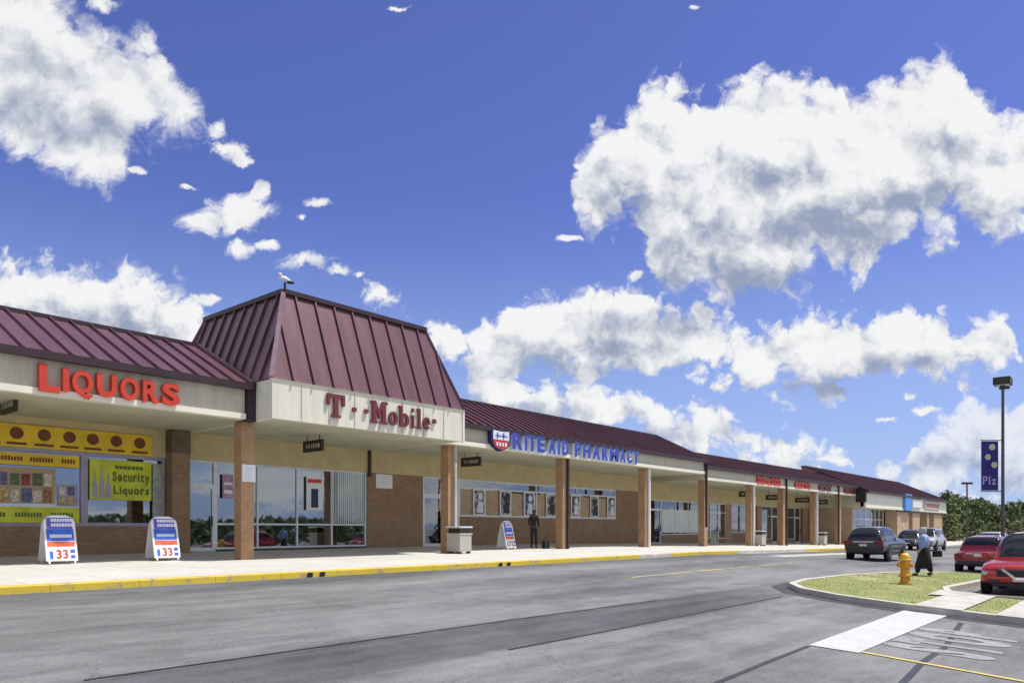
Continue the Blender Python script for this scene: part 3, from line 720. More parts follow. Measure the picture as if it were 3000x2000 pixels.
t = thing('letter_sign', 'blue channel letters and a shield emblem on the fascia right of the tower', 'sign', (27, 19.86, 4.0))
word_px = [('R',23.0,23.66),('I',23.78,23.92),('T',24.0,24.48),('E',24.6,25.1),('A',25.36,25.86),('I',26.0,26.16),('D',26.32,26.8),
    ('P',27.26,27.72),('H',27.9,28.45),('A',28.64,29.24),('R',29.4,29.92),('M',30.06,30.82),('A',30.94,31.46),('C',31.56,32.06),('Y',32.12,32.72)]
for c, a, b in word_px:
    mb = MB(); letter(mb, c, a-.012, b+.012, 4.09, 4.79, 19.74, 19.93, .08); l_ = mb.build('letter', m_pale, parent=t)
    mb = MB(); letter(mb, c, a+.004, b-.004, 4.11, 4.77, 19.725, 19.739, .05); mb.build('letter_face', m_blue, parent=l_)
mb = MB()
sh = [(0,1),(.5,.96),(1,1),(1,.42),(.86,.16),(.5,-.02),(.14,.16),(0,.42)]
mb.prism([(21.74+x*1.12, 3.98+z*.84) for x, z in sh], 19.72, 19.92); e_ = mb.build('emblem', m_blued, parent=t)
mb = MB(); mb.prism([(21.83,4.40),(22.77,4.40),(22.77,4.76),(22.3,4.73),(21.83,4.76)], 19.705, 19.718); mb.build('emblem_field', m_pale, parent=e_)
mb = MB(); mb.prism([(21.83,4.37),(21.83,4.34),(21.95,4.12),(22.3,4.02),(22.65,4.12),(22.77,4.34),(22.77,4.37)], 19.705, 19.718); mb.build('emblem_field', m_red, parent=e_)
mb = MB()
for k in range(4): mb.box(22.0+k*.17, 22.1+k*.17, 19.69, 19.703, 4.16, 4.30)
mb.build('emblem_detail', m_pale, parent=e_)
mb = MB(); mb.box(21.95, 22.65, 19.69, 19.703, 4.55, 4.58); mb.box(22.05, 22.1, 19.69, 19.703, 4.45, 4.68); mb.box(22.4, 22.46, 19.69, 19.703, 4.45, 4.68); mb.build('emblem_detail', m_blue, parent=e_)

def far_sign(s0, s1, z0, z1, y, m, label):
    t = thing('shop_sign', label, 'sign', ((s0+s1)/2, y, z0), group='red signs over the small shops')
    k = max(4, int((s1-s0)/.55)); rnd = random.Random(int(s0))
    for i in range(k):
        a = s0+(s1-s0)*i/k; w_ = (s1-s0)/k*.82
        mb = MB(); hh = z0+(z1-z0)*rnd.choice((.78,.9,1,1))
        mb.box(a, a+w_*.3, y, y+.1, z0, hh); mb.box(a+w_*.3, a+w_, y+.003, y+.1, hh-.13, hh)
        if rnd.random() < .6: mb.box(a+w_*.3, a+w_, y+.003, y+.1, z0, z0+.13)
        if rnd.random() < .7: mb.box(a+w_*.72, a+w_, y+.006, y+.1, z0+.13, hh-.13)
        mb.build('letter', m, parent=t)
far_sign(47.6, 51.6, 3.84, 4.34, 19.83, m_red, 'widest and nearest of the red letter signs, above the second trash bin')
far_sign(54.3, 57.5, 3.84, 4.3, 19.83, m_red, 'second red letter sign along the far fascia')
far_sign(59.3, 62.4, 3.84, 4.3, 19.83, m_dkred, 'third red letter sign along the far fascia')
far_sign(65.4, 68.4, 3.84, 4.3, 19.83, m_dkred, 'fourth and farthest red letter sign beside the dark roof step')
t = thing('shop_sign', 'tall bright blue sign box on the far white fascia', 'sign', (82.5, 19.1, 2.7))
mb = MB(); mb.box(81.3, 83.9, 18.95, 19.18, 2.72, 4.35); b_ = mb.build('sign_box', M('sky_blue_sign', (.08,.28,.75), .4), parent=t)
mb = MB(); mb.box(84.4, 88.2, 19.0, 19.18, 3.1, 3.9); mb.build('sign_panel', m_wht, parent=t)
t = thing('shop_sign', 'pale pink lettered panel on the fascia at the far end of the building', 'sign', (93, 19.1, 3.0))
mb = MB(); mb.box(90, 97, 19.06, 19.19, 3.05, 3.85); p_ = mb.build('sign_panel', M('faded_pink_sign', (.62,.44,.42), .5), parent=t)
mb = MB()
for k in range(7): mb.box(90.5+k*.9, 91.1+k*.9, 19.04, 19.058, 3.25, 3.65)
mb.build('letter', m_dkred, parent=p_)

# small hanging signs under the walkway roof
first = None
for x, y, w_, lab in ((26,1187,1.0,'dark hanging sign under the soffit at the left edge, below the red letters'),(918,1306,.85,'dark hanging sign under the tower soffit above the tall glass front'),
    (1380,1352,.9,'dark hanging sign right of the second brick pillar'),(2187,1446,.9,'dark hanging sign between the two pillars nearest the second trash bin'),(2265,1456,.9,'dark hanging sign below the widest red letter sign'),
    (2350,1464,.9,'dark hanging sign below the second red letter sign'),(2405,1470,.9,'farthest dark hanging sign, above the third trash bin')):
    s, Y, z = at(x, y, 21.6)
    top_ = 4.04 if s < 40 else 3.76
    t = thing('hanging_sign', lab, 'sign', (s, Y, z), group='hanging signs under the walkway roof')
    yy0, yy1 = Y-.55, Y+.55
    mb = MB(); mb.box(s-.04, s+.04, yy0, yy1, z-.19, z+.19); bd = mb.build('board', m_dark, parent=t)
    mb = MB()
    rnd = random.Random(int(x))
    for k in range(6): mb.box(s-.046, s-.041, yy0+.14+k*.14, yy0+.14+k*.14+.05+.05*rnd.random(), z-.07, z+.07)
    mb.build('lettering', m_soff, parent=bd)
    mb = MB()
    for yy_ in (yy0+.2, yy1-.2): mb.box(s-.012, s+.012, yy_-.012, yy_+.012, z+.19, top_)
    mb.build('hanger', m_dark, parent=t)

# yellow banner with brown roundels, over the liquor shop windows
t = thing('banner', 'long golden yellow banner with a row of brown roundels on the stucco wall', 'banner', (6, 23.95, 3.2))
mb = MB(); mb.box(-3, 10.6, 23.95, 23.99, 3.17, 3.80); b_ = mb.build('sheet', m_yel, parent=t)
for s in (2.3,3.0,3.7,4.35,5.0,5.62,6.27,6.9,7.58,8.23,8.86,9.52,10.21):
    mb = MB(); mb.ring(s, 3.55, .165, .165, .0, .0, 23.93, 23.948); mb.build('roundel', m_brn, parent=b_)
    mb = MB(); mb.box(s-.24, s+.24, 23.935, 23.948, 3.235, 3.30); mb.build('caption', m_brn, parent=b_)
def band(s0, s1, z0, z1, m, mi, lab, y=23.97):
    t = thing('window_banner', lab, 'banner', ((s0+s1)/2, y, z0))
    mb = MB(); mb.box(s0, s1, y, y+.02, z0, z1); b_ = mb.build('sheet', m, parent=t)
    s = s0+.15
    rnd = random.Random(int(z0*100))
    while s < s1-.3:
        wd = .55+.25*rnd.random(); x = s; mb = MB()
        while x < min(s+wd, s1-.12):
            mb.box(x, x+.05, y-.008, y-.002, (z0+z1)/2-.06, (z0+z1)/2+.05+.03*rnd.random()); x += .075
        s += wd+.22; mb.build('lettering', mi, parent=b_)
band(-2.9, 8.50, 2.68, 3.02, m_yel, m_brn, 'yellow banner with brown lettering across the top of the left shop window')
band(-2.9, 8.50, 1.08, 1.52, m_lime, m_grn, 'lime green banner across the bottom of the left shop window')
t = thing('poster', 'lime yellow window poster with bottles drawn beside large green lettering', 'poster', (9.7, 23.97, 1.7))
mb = MB(); mb.box(8.78, 10.58, 23.97, 23.99, 1.78, 2.98); b_ = mb.build('sheet', m_lime, parent=t)
mb = MB(); word(mb, 'Security', 9.42, 10.52, 2.26, 2.64, 23.955, 23.968, .03); mb.build('lettering', m_grn, parent=b_)
mb = MB(); word(mb, 'Liquors', 9.45, 10.50, 1.88, 2.22, 23.955, 23.968, .03); mb.build('lettering', m_grn, parent=b_); mb = MB()
for k in range(7): mb.box(9.5+k*.12, 9.59+k*.12, 23.955, 23.968, 2.72, 2.82)
mb.build('lettering', m_grn, parent=b_)
mb = MB()
for k, (x, h) in enumerate(((8.86,.75),(9.06,.9),(9.24,.7))):
    mb.box(x, x+.12, 23.955, 23.968, 1.85, 1.85+h*.6); mb.box(x+.04, x+.08, 23.955, 23.968, 1.85+h*.6, 1.85+h)
mb.build('bottle_picture', m_lav, parent=b_)
t = thing('poster', 'pale grey green notice beside the lime poster in the right window', 'poster', (10.8, 23.97, 1.6))
mb = MB(); mb.box(10.62, 10.98, 23.975, 23.99, 1.15, 2.95); b_ = mb.build('sheet', M('grey_green_paper', (.38,.42,.32), .7, .3, 5), parent=t)
mb = MB(); mb.box(10.68, 10.92, 23.96, 23.973, 2.0, 2.14); mb.box(10.70,10.90,23.96,23.973,1.3,1.6); mb.build('picture', m_lav, parent=b_)
_pm = {}
def print_mat(c, i):
    k = (c, i % 3)
    if k not in _pm: _pm[k] = M('small_print_picture', c, .6, .75, 7+3*(i % 3), fine=.35)
    return _pm[k]
# goods and pictures seen through the left shop window
for s0, s1, z0, z1, m_, lab, rc in ((6.2,7.9,1.62,2.62,m_pap,'tan picture board inside the left shop window','display_board'),(7.95,8.5,1.56,2.2,m_lav,'lavender card leaning inside the left shop window','display_board'),
        (3.2,5.9,2.25,2.66,m_lav,'long lavender strip inside the left shop window','display_board')):
    t = thing(rc, lab, 'display', ((s0+s1)/2, 24.06, z0)); mb = MB(); mb.box(s0, s1, 24.06, 24.075, z0, z1); b_ = mb.build('board', m_, parent=t)
    cols = [(.30,.14,.05),(.50,.36,.16),(.10,.14,.06),(.55,.50,.40),(.28,.05,.04),(.12,.12,.22)]; rnd = random.Random(int(s0*10)); nx = max(2, int((s1-s0)/.28)); nz = 2 if z1-z0 > .5 else 1
    for i in range(nx):
        for j in range(nz):
            a_, c_ = s0+.04+(s1-s0-.08)*i/nx, z0+.04+(z1-z0-.08)*j/nz
            mb = MB(); mb.box(a_, a_+(s1-s0-.08)/nx*(.72+.2*rnd.random()), 24.045, 24.058, c_, c_+(z1-z0-.08)/nz*(.7+.22*rnd.random()))
            mb.build('picture', print_mat(rnd.choice(cols), i*7+j), parent=b_)
# notices
for (s0, s1, y, z0, z1, lab) in ((11.50,11.92,20.17,2.28,2.78,'white notice board fixed to the nearest brick pillar'),(19.5,20.35,23.96,2.55,3.12,'white notice on the brick wall right of the tall glass front')):
    t = thing('notice_sign', lab, 'sign', ((s0+s1)/2, y, z0)); mb = MB(); mb.box(s0, s1, y, y+.03, z0, z1); b_ = mb.build('board', m_wht, parent=t)
    mb = MB()
    for k in range(5): mb.box(s0+.08, s1-.08-.04*(k%3), y-.008, y-.002, z1-.12-k*.08, z1-.09-k*.08)
    mb.build('lettering', m_alu, parent=b_)
t = thing('poster', 'tall white framed poster hanging in the tall glass front', 'poster', (16.6, 24.0, 1.7))
mb = MB(); mb.box(16.25, 16.95, 23.985, 24.02, 1.6, 2.85); b_ = mb.build('sheet', m_wht, parent=t)
mb = MB(); mb.box(16.45, 16.75, 23.97, 23.983, 1.7, 2.4); mb.build('picture', m_blued, parent=b_)
mb = MB(); mb.box(16.3, 16.9, 23.97, 23.983, 2.62, 2.76); mb.build('heading', m_red, parent=b_)
t = thing('poster', 'pink panel for the reflected pink lines in the window left of the nearest pillar', 'poster', (12.95, 24, 2))  # panel coloured to draw pale pink lines of a reflection on the glass
mb = MB(); mb.box(12.95, 13.35, 23.985, 24.02, 1.95, 2.75); b_ = mb.build('sheet', M('pink_reflection_tint', (.40,.26,.38), .6, .4, 6), parent=t)
mb = MB(); mb.box(13.0, 13.3, 23.97, 23.983, 2.1, 2.22); mb.build('picture', m_wht, parent=b_); mb = MB(); mb.box(13.0,13.3,23.97,23.983,2.4,2.48); mb.build('picture', m_wht, parent=b_)

def poster_mat(i):
    m = bpy.data.materials.new('portrait_print'); m.use_nodes = True; g = NG(m.node_tree); b = m.node_tree.nodes['Principled BSDF']
    tc = g.n('ShaderNodeTexCoord'); n = g.noise(g.v('ADD', tc.outputs['Object'], (i*3.7, 0, i)), 4.5, 3, .5)
    cr = g.n('ShaderNodeValToRGB'); g.put(cr.inputs[0], n); cr.color_ramp.interpolation = 'EASE'
    cr.color_ramp.elements[0].position = .40; cr.color_ramp.elements[0].color = (.02,.025,.03,1)
    cr.color_ramp.elements[1].position = .62; cr.color_ramp.elements[1].color = (.42,.45,.48,1) if i != 2 else (.2,.24,.55,1)
    g.put(b.inputs['Base Color'], cr.outputs[0]); return m
desc = ('first from the left, dark with a pale figure','second from the left, near black','third from the left, white with a blue foot','fourth from the left, half hidden by the pillar','fifth from the left, just right of the pillar','sixth from the left, dark and narrow','seventh and last, before the plain brick')
for i, s in enumerate((25.6,27.45,29.25,31.05,33.2,35.0,36.7)):
    t = thing('poster', 'tall poster in the long pharmacy window, ' + desc[i], 'poster', (s, 24, 1.5), group='tall posters in the long window')
    mb = MB(); mb.box(s-.42, s+.42, 23.98, 24.0, 1.54, 2.74); b_ = mb.build('sheet', m_wht, parent=t)
    mb = MB(); mb.box(s-.33, s+.33, 23.965, 23.978, 1.60, 2.68); mb.build('picture', poster_mat(i), parent=b_)
    mb = MB(); mb.ring(s+.05, 2.42, .15, .17, 0, 0, 23.952, 23.963, n=12); mb.prism([(s-.2,1.66),(s+.26,1.66),(s+.2,2.15),(s-.08,2.2)], 23.952, 23.963); mb.build('figure_picture', m_black if i % 2 else m_alu, parent=b_)

# ------------------------------------------------------------------ finial on the tower
t = thing('roof_finial', 'small white bird shaped finial on a dark post at the tower corner', 'finial', (12.8, 20.02, 8.08))
mb = MB(); mb.tube([(12.8,20.02,8.05),(12.8,20.02,8.32)], [.045,.03], 8); mb.build('post', m_black, parent=t)
mb = MB(); mb.tube([(12.62,20.05,8.40),(12.70,20.04,8.44),(12.80,20.02,8.43),(12.92,20,8.40),(13.0,19.99,8.34)], [.02,.07,.085,.06,.02], 8); mb.tube([(12.68,20.04,8.46),(12.66,20.05,8.55),(12.60,20.06,8.57)], [.045,.05,.012], 8); fb = mb.build('body', m_wht, parent=t, smooth=True)
mb = MB(); mb.tube([(12.86,20.0,8.36),(12.99,19.98,8.36),(13.1,19.96,8.36)], [.05,.055,.015], 8); mb.build('wing', m_black, parent=fb, smooth=True)

# ------------------------------------------------------------------ A-frame boards on the pavement
def aframe(loc, digits, label, wid=.72, dark=False):
    t = thing('sandwich_board', label, 'sign', loc, group='sandwich boards on the pavement', rz=0, local=True)
    H, sp = 1.20, .30; w = wid/2
    th = math.atan2(sp, H)
    def tf(m, front):
        sgn = -1 if front else 1
        return [(x, sgn*(sp*(1-z/H)) + sgn*y*1.0, z) for x, y, z in m.v]
    out = [(-w,.06),(-w+.05,.06),(-w+.05,0),(-w+.09,0),(-w+.09,.06),(w-.09,.06),(w-.09,0),(w-.05,0),(w-.05,.06),(w,.06),(w,H-.20),(w-.03,H-.11),(w-.09,H-.04),(w-.20,H),(-w+.20,H),(-w+.09,H-.04),(-w+.03,H-.11),(-w,H-.20)]
    fp = None
    for front in (True, False):
        mb = MB(); mb.prism(out, -.02, .02); mb.v = tf(mb, front); p = mb.build('panel', m_wht, parent=t, org=(0,0,0))
        if front: fp = p
    def patch(name, x0, x1, z0, z1, m, d=.022):
        mb = MB(); mb.box(x0, x1, d, d+.004, z0, z1); mb.v = tf(mb, True); mb.build(name, m, parent=fp, org=(0,0,0))
    patch('heading', -w+.07, w-.07, .86, H-.06, m_bl1); patch('band', -w+.05, w-.05, .56, .855, m_bl2); patch('red_band', -w+.05, w-.05, .42, .54, m_org)
    mb = MB()
    for z in (.92, 1.04):
        x = -w+.17; r = random.Random(int(z*100))
        while x < w-.10: q_ = .03+.03*r.random(); mb.box(x, x+q_, .027, .030, z, z+.075); x += q_+.014
    x = -w+.12
    while x < w-.12: mb.box(x, x+.034, .027, .030, .64, .72); x += .042
    mb.v = tf(mb, True); mb.build('lettering', m_wht, parent=fp, org=(0,0,0))
    mb = MB(); word(mb, digits, -.12, .14, .12, .34, .027, .023, .02); mb.v = tf(mb, True); mb.build('digits', m_red, parent=fp, org=(0,0,0))
    mb = MB(); mb.box(-.27,-.2,.024,.028,.12,.3); mb.box(.2,.3,.024,.028,.26,.34); mb.box(.2,.3,.024,.028,.13,.2); mb.v = tf(mb, True); mb.build('small_print', m_bl2, parent=fp, org=(0,0,0))
    mb = MB(); mb.bar((-w+.1,-.15,.62),(-w+.1,.15,.62),.015); mb.bar((w-.1,-.15,.62),(w-.1,.15,.62),.015); mb.build('brace', m_alu, parent=t, org=(0,0,0))
    return t
m_bl1 = M('violet_blue_print', (.13,.12,.55), .5, .35, 5); m_bl2 = M('blue_print', (.04,.13,.60), .5, .2, 6); m_org = M('orange_red_print', (.75,.14,.06), .5, .3, 8)
for px, py, lab in ((164,1656,'blue and white sandwich board under the L of the red letters'),(470,1648,'blue and white sandwich board beside the glass door and brick pilaster')):
    Y = 21.2; s = at(px, py, Y)[0]
    aframe((s, Y-.15, sw(s, Y)+.004), '33', lab)
s = at(1478, 1606, 21.3)[0]
aframe((s, 21.2, sw(s,21.2)+.004), '22', 'white sandwich board with a violet face in front of the pharmacy windows', .62)

# ------------------------------------------------------------------ litter bins
def bin_(loc, label, k=1.0):
    t = thing('trash_bin', label, 'trash bin', loc, group='concrete bins along the walkway', local=True)
    mb = MB(); mb.box(-.33,.33,-.33,.33,.07,.72); mb.build('body', m_bin, parent=t, org=(0,0,0), bevel=.02)
    mb = MB()
    for x in (-.24,.24):
        for y in (-.24,.24): mb.box(x-.06,x+.06,y-.06,y+.06,0,.07)
    mb.build('foot', m_dark, parent=t, org=(0,0,0))
    mb = MB(); mb.box(-.28,.28,-.28,.28,.72,.94); h = mb.build('hood', m_dark, parent=t, org=(0,0,0))
    mb = MB(); mb.box(-.36,.36,-.36,.36,.94,1.0); mb.build('lid', m_alu, parent=h, org=(0,0,0), bevel=.015)
    mb = MB(); mb.box(-.35,.35,-.35,.35,.70,.745); mb.build('rim', m_kerbc, parent=t, org=(0,0,0))
    return t
m_bin = M('pebbled_concrete', (.46,.44,.39), .9, .3, 30, bump=.5, bscale=60)
b0 = bin_((19.95, 19.72, sw(20,19.7)+.003), 'square concrete bin with dark hood in front of the second brick pillar')
dup(b0, (48.2, 20.0, sw(48.2,20)+.003), 'pale concrete bin by the small shops, under the widest red sign')
dup(b0, (60.2, 20.0, sw(60.2,20)+.003), 'farthest concrete bin, near the parked black crossover')
b0.rotation_euler.z = R(3)

# ------------------------------------------------------------------ grass island, hydrant
def isl(x, y): return gz(x, y)
OUT = [(17.15,-14),(17.3,1.0),(17.6,4.2),(17.95,5.6),(18.6,6.7),(19.6,7.35),(21.2,7.55),(24.4,7.38),(28.0,6.7),(30.6,5.6),(31.0,4.6),(30,4.0),(23.2,4.35),(22.2,4.1),(21.9,3.5),(21.9,-14)]
def inset(poly, d):
    n = len(poly); o = []
    for i in range(n):
        p, q, r = Vector(poly[i-1]), Vector(poly[i]), Vector(poly[(i+1)%n])
        a = (q-p).normalized(); b = (r-q).normalized(); nn = (Vector((a.y,-a.x))+Vector((b.y,-b.x))).normalized()
        c = max(.5, nn.dot(Vector((a.y,-a.x)))); o.append(tuple(q + nn*d/c))
    return o
INN = inset(OUT, .16)
if abs(INN[6][1]-OUT[6][1]) and INN[6][1] > OUT[6][1]: INN = inset(OUT, -.16)
mb = MB(); n = len(OUT)
vs = [(x,y,isl(x,y)-.1) for x,y in OUT]+[(x,y,isl(x,y)+.14) for x,y in OUT]+[(x,y,isl(x,y)+.145) for x,y in INN]+[(x,y,isl(x,y)+.0) for x,y in INN]
mb.add(vs, [f for i in range(n) for f in ((i,(i+1)%n,n+(i+1)%n,n+i),(n+i,n+(i+1)%n,2*n+(i+1)%n,2*n+i),(2*n+i,2*n+(i+1)%n,3*n+(i+1)%n,3*n+i))])
struct(mb, 'island_kerb', m_kerbc)
GUT = OUT[1:8]; GO = inset(OUT, -(.16 if inset(OUT, .16)[6][1] < OUT[6][1] else -.16)*2.6)[1:8]
for i in range(6): drape([GUT[i], GUT[i+1], GO[i+1], GO[i]], .007, 'gutter_shadow_grime', m_grime_shade)  # dark strip at the island kerb: dirt and painted kerb shadow together
m_grass = worn('dry_lawn', (.22,.25,.075), (.36,.34,.18), .51, .9, .95)
mb = MB()
# lawn as a fine sheet clipped to the island outline
def inside(poly, x, y):
    c = False; j = len(poly)-1
    for i in range(len(poly)):
        xi, yi = poly[i]; xj, yj = poly[j]
        if (yi > y) != (yj > y) and x < (xj-xi)*(y-yi)/(yj-yi)+xi: c = not c
        j = i
    return c
bm = bmesh.new()
bf = bm.faces.new([bm.verts.new((x, y, 0)) for x, y in INN]); bmesh.ops.triangulate(bm, faces=[bf])
bmesh.ops.bisect_plane(bm, geom=bm.verts[:]+bm.edges[:]+bm.faces[:], plane_co=(0,0,0), plane_no=(0,1,0))
bmesh.ops.bisect_plane(bm, geom=bm.verts[:]+bm.edges[:]+bm.faces[:], plane_co=(30,0,0), plane_no=(1,0,0))
for v in bm.verts: v.co.z = isl(v.co.x, v.co.y)+.125
me = bpy.data.meshes.new('lawn'); bm.to_mesh(me); bm.free(); me.materials.append(m_grass)
lo_ = bpy.data.objects.new('lawn', me); C.objects.link(lo_); lo_['kind'] = 'structure'
PATHS = [(17.5, 21.9, 3.05, 3.95), (17.4, 21.9, 1.2, 2.45), (20.2, 22.0, 3.93, 4.35)]
for a, b, c, d in PATHS[:2]: drape([(a,c),(b,c),(b,d),(a,d)], .150, 'island_path', m_conc)
drape([(21.95,3.4),(22.0,4.3),(20.3,4.25),(20.6,3.7)], .156, 'island_path', m_conc)
m_blade = foliage('grass_blade', (.22,.26,.065), (.34,.36,.12))
mb = MB(); rnd = random.Random(3); cnt = 0
while cnt < 5000:
    x = 17.2+13.8*rnd.random(); y = -1.5+9*rnd.random()
    if not inside(INN, x, y) or any(a < x < b and c < y < d for a, b, c, d in PATHS): continue
    if noise.noise((x*1.3, y*1.3, 0)) < -.28: continue
    cnt += 1; a = rnd.random()*6.28; h = .015+.025*rnd.random(); wd = .006+.008*rnd.random(); z = isl(x,y)+.12
    dx, dy = math.cos(a), math.sin(a); lx, ly = rnd.uniform(-.03,.03), rnd.uniform(-.03,.03)
    mb.add([(x-dx*wd,y-dy*wd,z),(x+dx*wd,y+dy*wd,z),(x+lx,y+ly,z+h)], [(0,1,2)])
o = mb.build('grass', m_blade); o['kind'] = 'stuff'

hx, hy = 23.0, 5.38
t = thing('fire_hydrant', 'orange yellow fire hydrant standing on the grass island', 'hydrant', (hx, hy, isl(hx,hy)+.12), local=True)
m_hyd = M('hydrant_paint', (.62,.29,.02), .4, .18, 6, fine=.3); m_hydc = M('hydrant_cap_paint', (.70,.42,.03), .4, .12, 6)
def lathe(prof, n=20):
    mb = MB(); vs = [(r*math.cos(2*math.pi*k/n), r*math.sin(2*math.pi*k/n), z) for r, z in prof for k in range(n)]
    mb.add(vs, [(i*n+k, i*n+(k+1)%n, (i+1)*n+(k+1)%n, (i+1)*n+k) for i in range(len(prof)-1) for k in range(n)]+[tuple(reversed(range(n))), tuple(range((len(prof)-1)*n, len(prof)*n))])
    return mb
lathe([(.17,0),(.17,.05),(.125,.06),(.115,.12),(.115,.20),(.165,.21),(.165,.27),(.12,.28),(.115,.40),(.125,.60),(.13,.66)]).build('barrel', m_hyd, parent=t, org=(0,0,0), bevel=.006)
lathe([(.165,.655),(.165,.70),(.14,.705),(.135,.76),(.11,.82),(.06,.86),(.035,.865),(.035,.91),(.02,.915)]).build('bonnet', m_hydc, parent=t, org=(0,0,0), bevel=.006)
for a, r, l in ((R(215),.075,.10),(R(130),.055,.08),(R(310),.055,.08)):
    d = Vector((math.cos(a), math.sin(a), 0)); mb = MB()
    mb.tube([d*.09+Vector((0,0,.54)), d*(.12+l*.6)+Vector((0,0,.54))], r, 12); mb.tube([d*(.12+l*.6)+Vector((0,0,.54)), d*(.12+l)+Vector((0,0,.54))], [r*1.3, r*1.2], 8); mb.tube([d*(.12+l)+Vector((0,0,.54)), d*(.16+l)+Vector((0,0,.54))], .022, 5)
    mb.build('outlet_cap', m_hyd, parent=t, org=(0,0,0))

# ------------------------------------------------------------------ lamp posts and banner
def lamp(loc, H, label, rad=.075, heads=True):
    t = thing('lamp_post', label, 'lamp post', loc, local=True, group='parking lot lamp posts')
    m_p = m_pole
    mb = MB(); mb.tube([(0,0,.55),(0,0,H-.15)], [rad, rad*.8], 10); p = mb.build('pole', m_p, parent=t, org=(0,0,0))
    mb = MB(); mb.tube([(0,0,-.1),(0,0,.55)], .27, 14); mb.build('footing', m_kerbc, parent=t, org=(0,0,0))
    return t, p
m_pole = M('bronze_pole_paint', (.10,.085,.08), .45, .2, 3, .3)
def ray(x, s): a = (x-CX)/FPX; return s*(SP-a*CP)/(a*SP+CP)
ls, ly = 41.0, ray(2938, 41.0); D = ls*CP+ly*SP; lz = gz(ls, ly); ltop = EYE+(HY-1108)/FPX*D-lz
t, p = lamp((ls, ly, lz), ltop, 'tall dark lamp post with a boxy head, rising behind the red cars')
mb = MB(); mb.box(-.42,.36,-.34,.34,ltop-.32,ltop+.02); hd = mb.build('lamp_head', m_dark, parent=t, org=(0,0,0), bevel=.03)
mb = MB(); mb.box(-.32,.30,-.26,.26,ltop-.335,ltop-.318); mb.build('lens', m_pale, parent=hd, org=(0,0,0))
mb = MB(); mb.box(.36,.62,-.2,.2,ltop-.42,ltop-.25); mb.build('mount', m_dark, parent=t, org=(0,0,0)); mb = MB(); mb.box(-.1,.1,-.1,.1,ltop-.5,ltop-.33); mb.build('mount', m_dark, parent=t, org=(0,0,0))
zb1, zb0 = EYE+(HY-1292)/FPX*D-lz, EYE+(HY-1436)/FPX*D-lz
dirb = Vector((-SP, CP, 0))                                      # banner arm points left across the view
mb = MB()
for z in (zb1+.04, zb0-.04): mb.bar((0,0,z), dirb*1.02+Vector((0,0,z)), .04)
mb.build('banner_arm', m_dark, parent=t, org=(0,0,0))
tb = thing('banner', 'dark purple vertical banner with white flowers and lettering hanging from the tall lamp post', 'banner', (ls, ly, lz+zb0), PH-R(90))
m_pur = M('purple_banner_cloth', (.025,.018,.16), .7, .2, 2)
mb = MB(); zz = zb1-zb0
mb.box(-.99, -.22, -.012, .012, 0, zz); cb_ = mb.build('cloth', m_pur, parent=tb, org=(0,0,0))
mb = MB(); rnd = random.Random(2)
for fx, fz, fr in ((-.50,.88,.15),(-.70,.68,.14),(-.40,.52,.14)):
    for k in range(6):
        a = k*math.pi/3; cx_, cz_ = fx+fr*.62*math.cos(a), fz*zz+fr*.62*math.sin(a)
        mb.ring(cx_, cz_, fr*.42, fr*.42, 0, 0, -.020, -.0135, n=8)
mb.build('flower_print', M('ivory_print', (.60,.60,.50), .6), parent=cb_, org=(0,0,0))
mb = MB()
for fx, fz in ((-.50,.88),(-.70,.68),(-.40,.52)): mb.ring(fx, fz*zz, .05, .05, 0, 0, -.025, -.0205, n=8)
mb.build('flower_print', m_lime, parent=cb_, org=(0,0,0))
mb = MB(); word(mb, 'Plz', -.93, -.32, .12*zz, .29*zz, -.020, -.0135, .01); mb.build('lettering', M('lilac_print', (.42,.38,.60), .6), parent=cb_, org=(0,0,0))
s2 = 88.0; y2 = ray(2833, s2); D2 = s2*CP+y2*SP; z2 = gz(s2, y2); h2 = EYE+(HY-1412)/FPX*D2-z2
t, p = lamp((s2, y2, z2), h2, 'distant slim lamp post with a crosswise head against the trees', .09)
mb = MB(); mb.bar(Vector((SP,-CP,0))*-.5+Vector((0,0,h2-.1)), Vector((SP,-CP,0))*.5+Vector((0,0,h2-.1)), .3, .2); mb.build('lamp_head', m_dark, parent=t, org=(0,0,0))

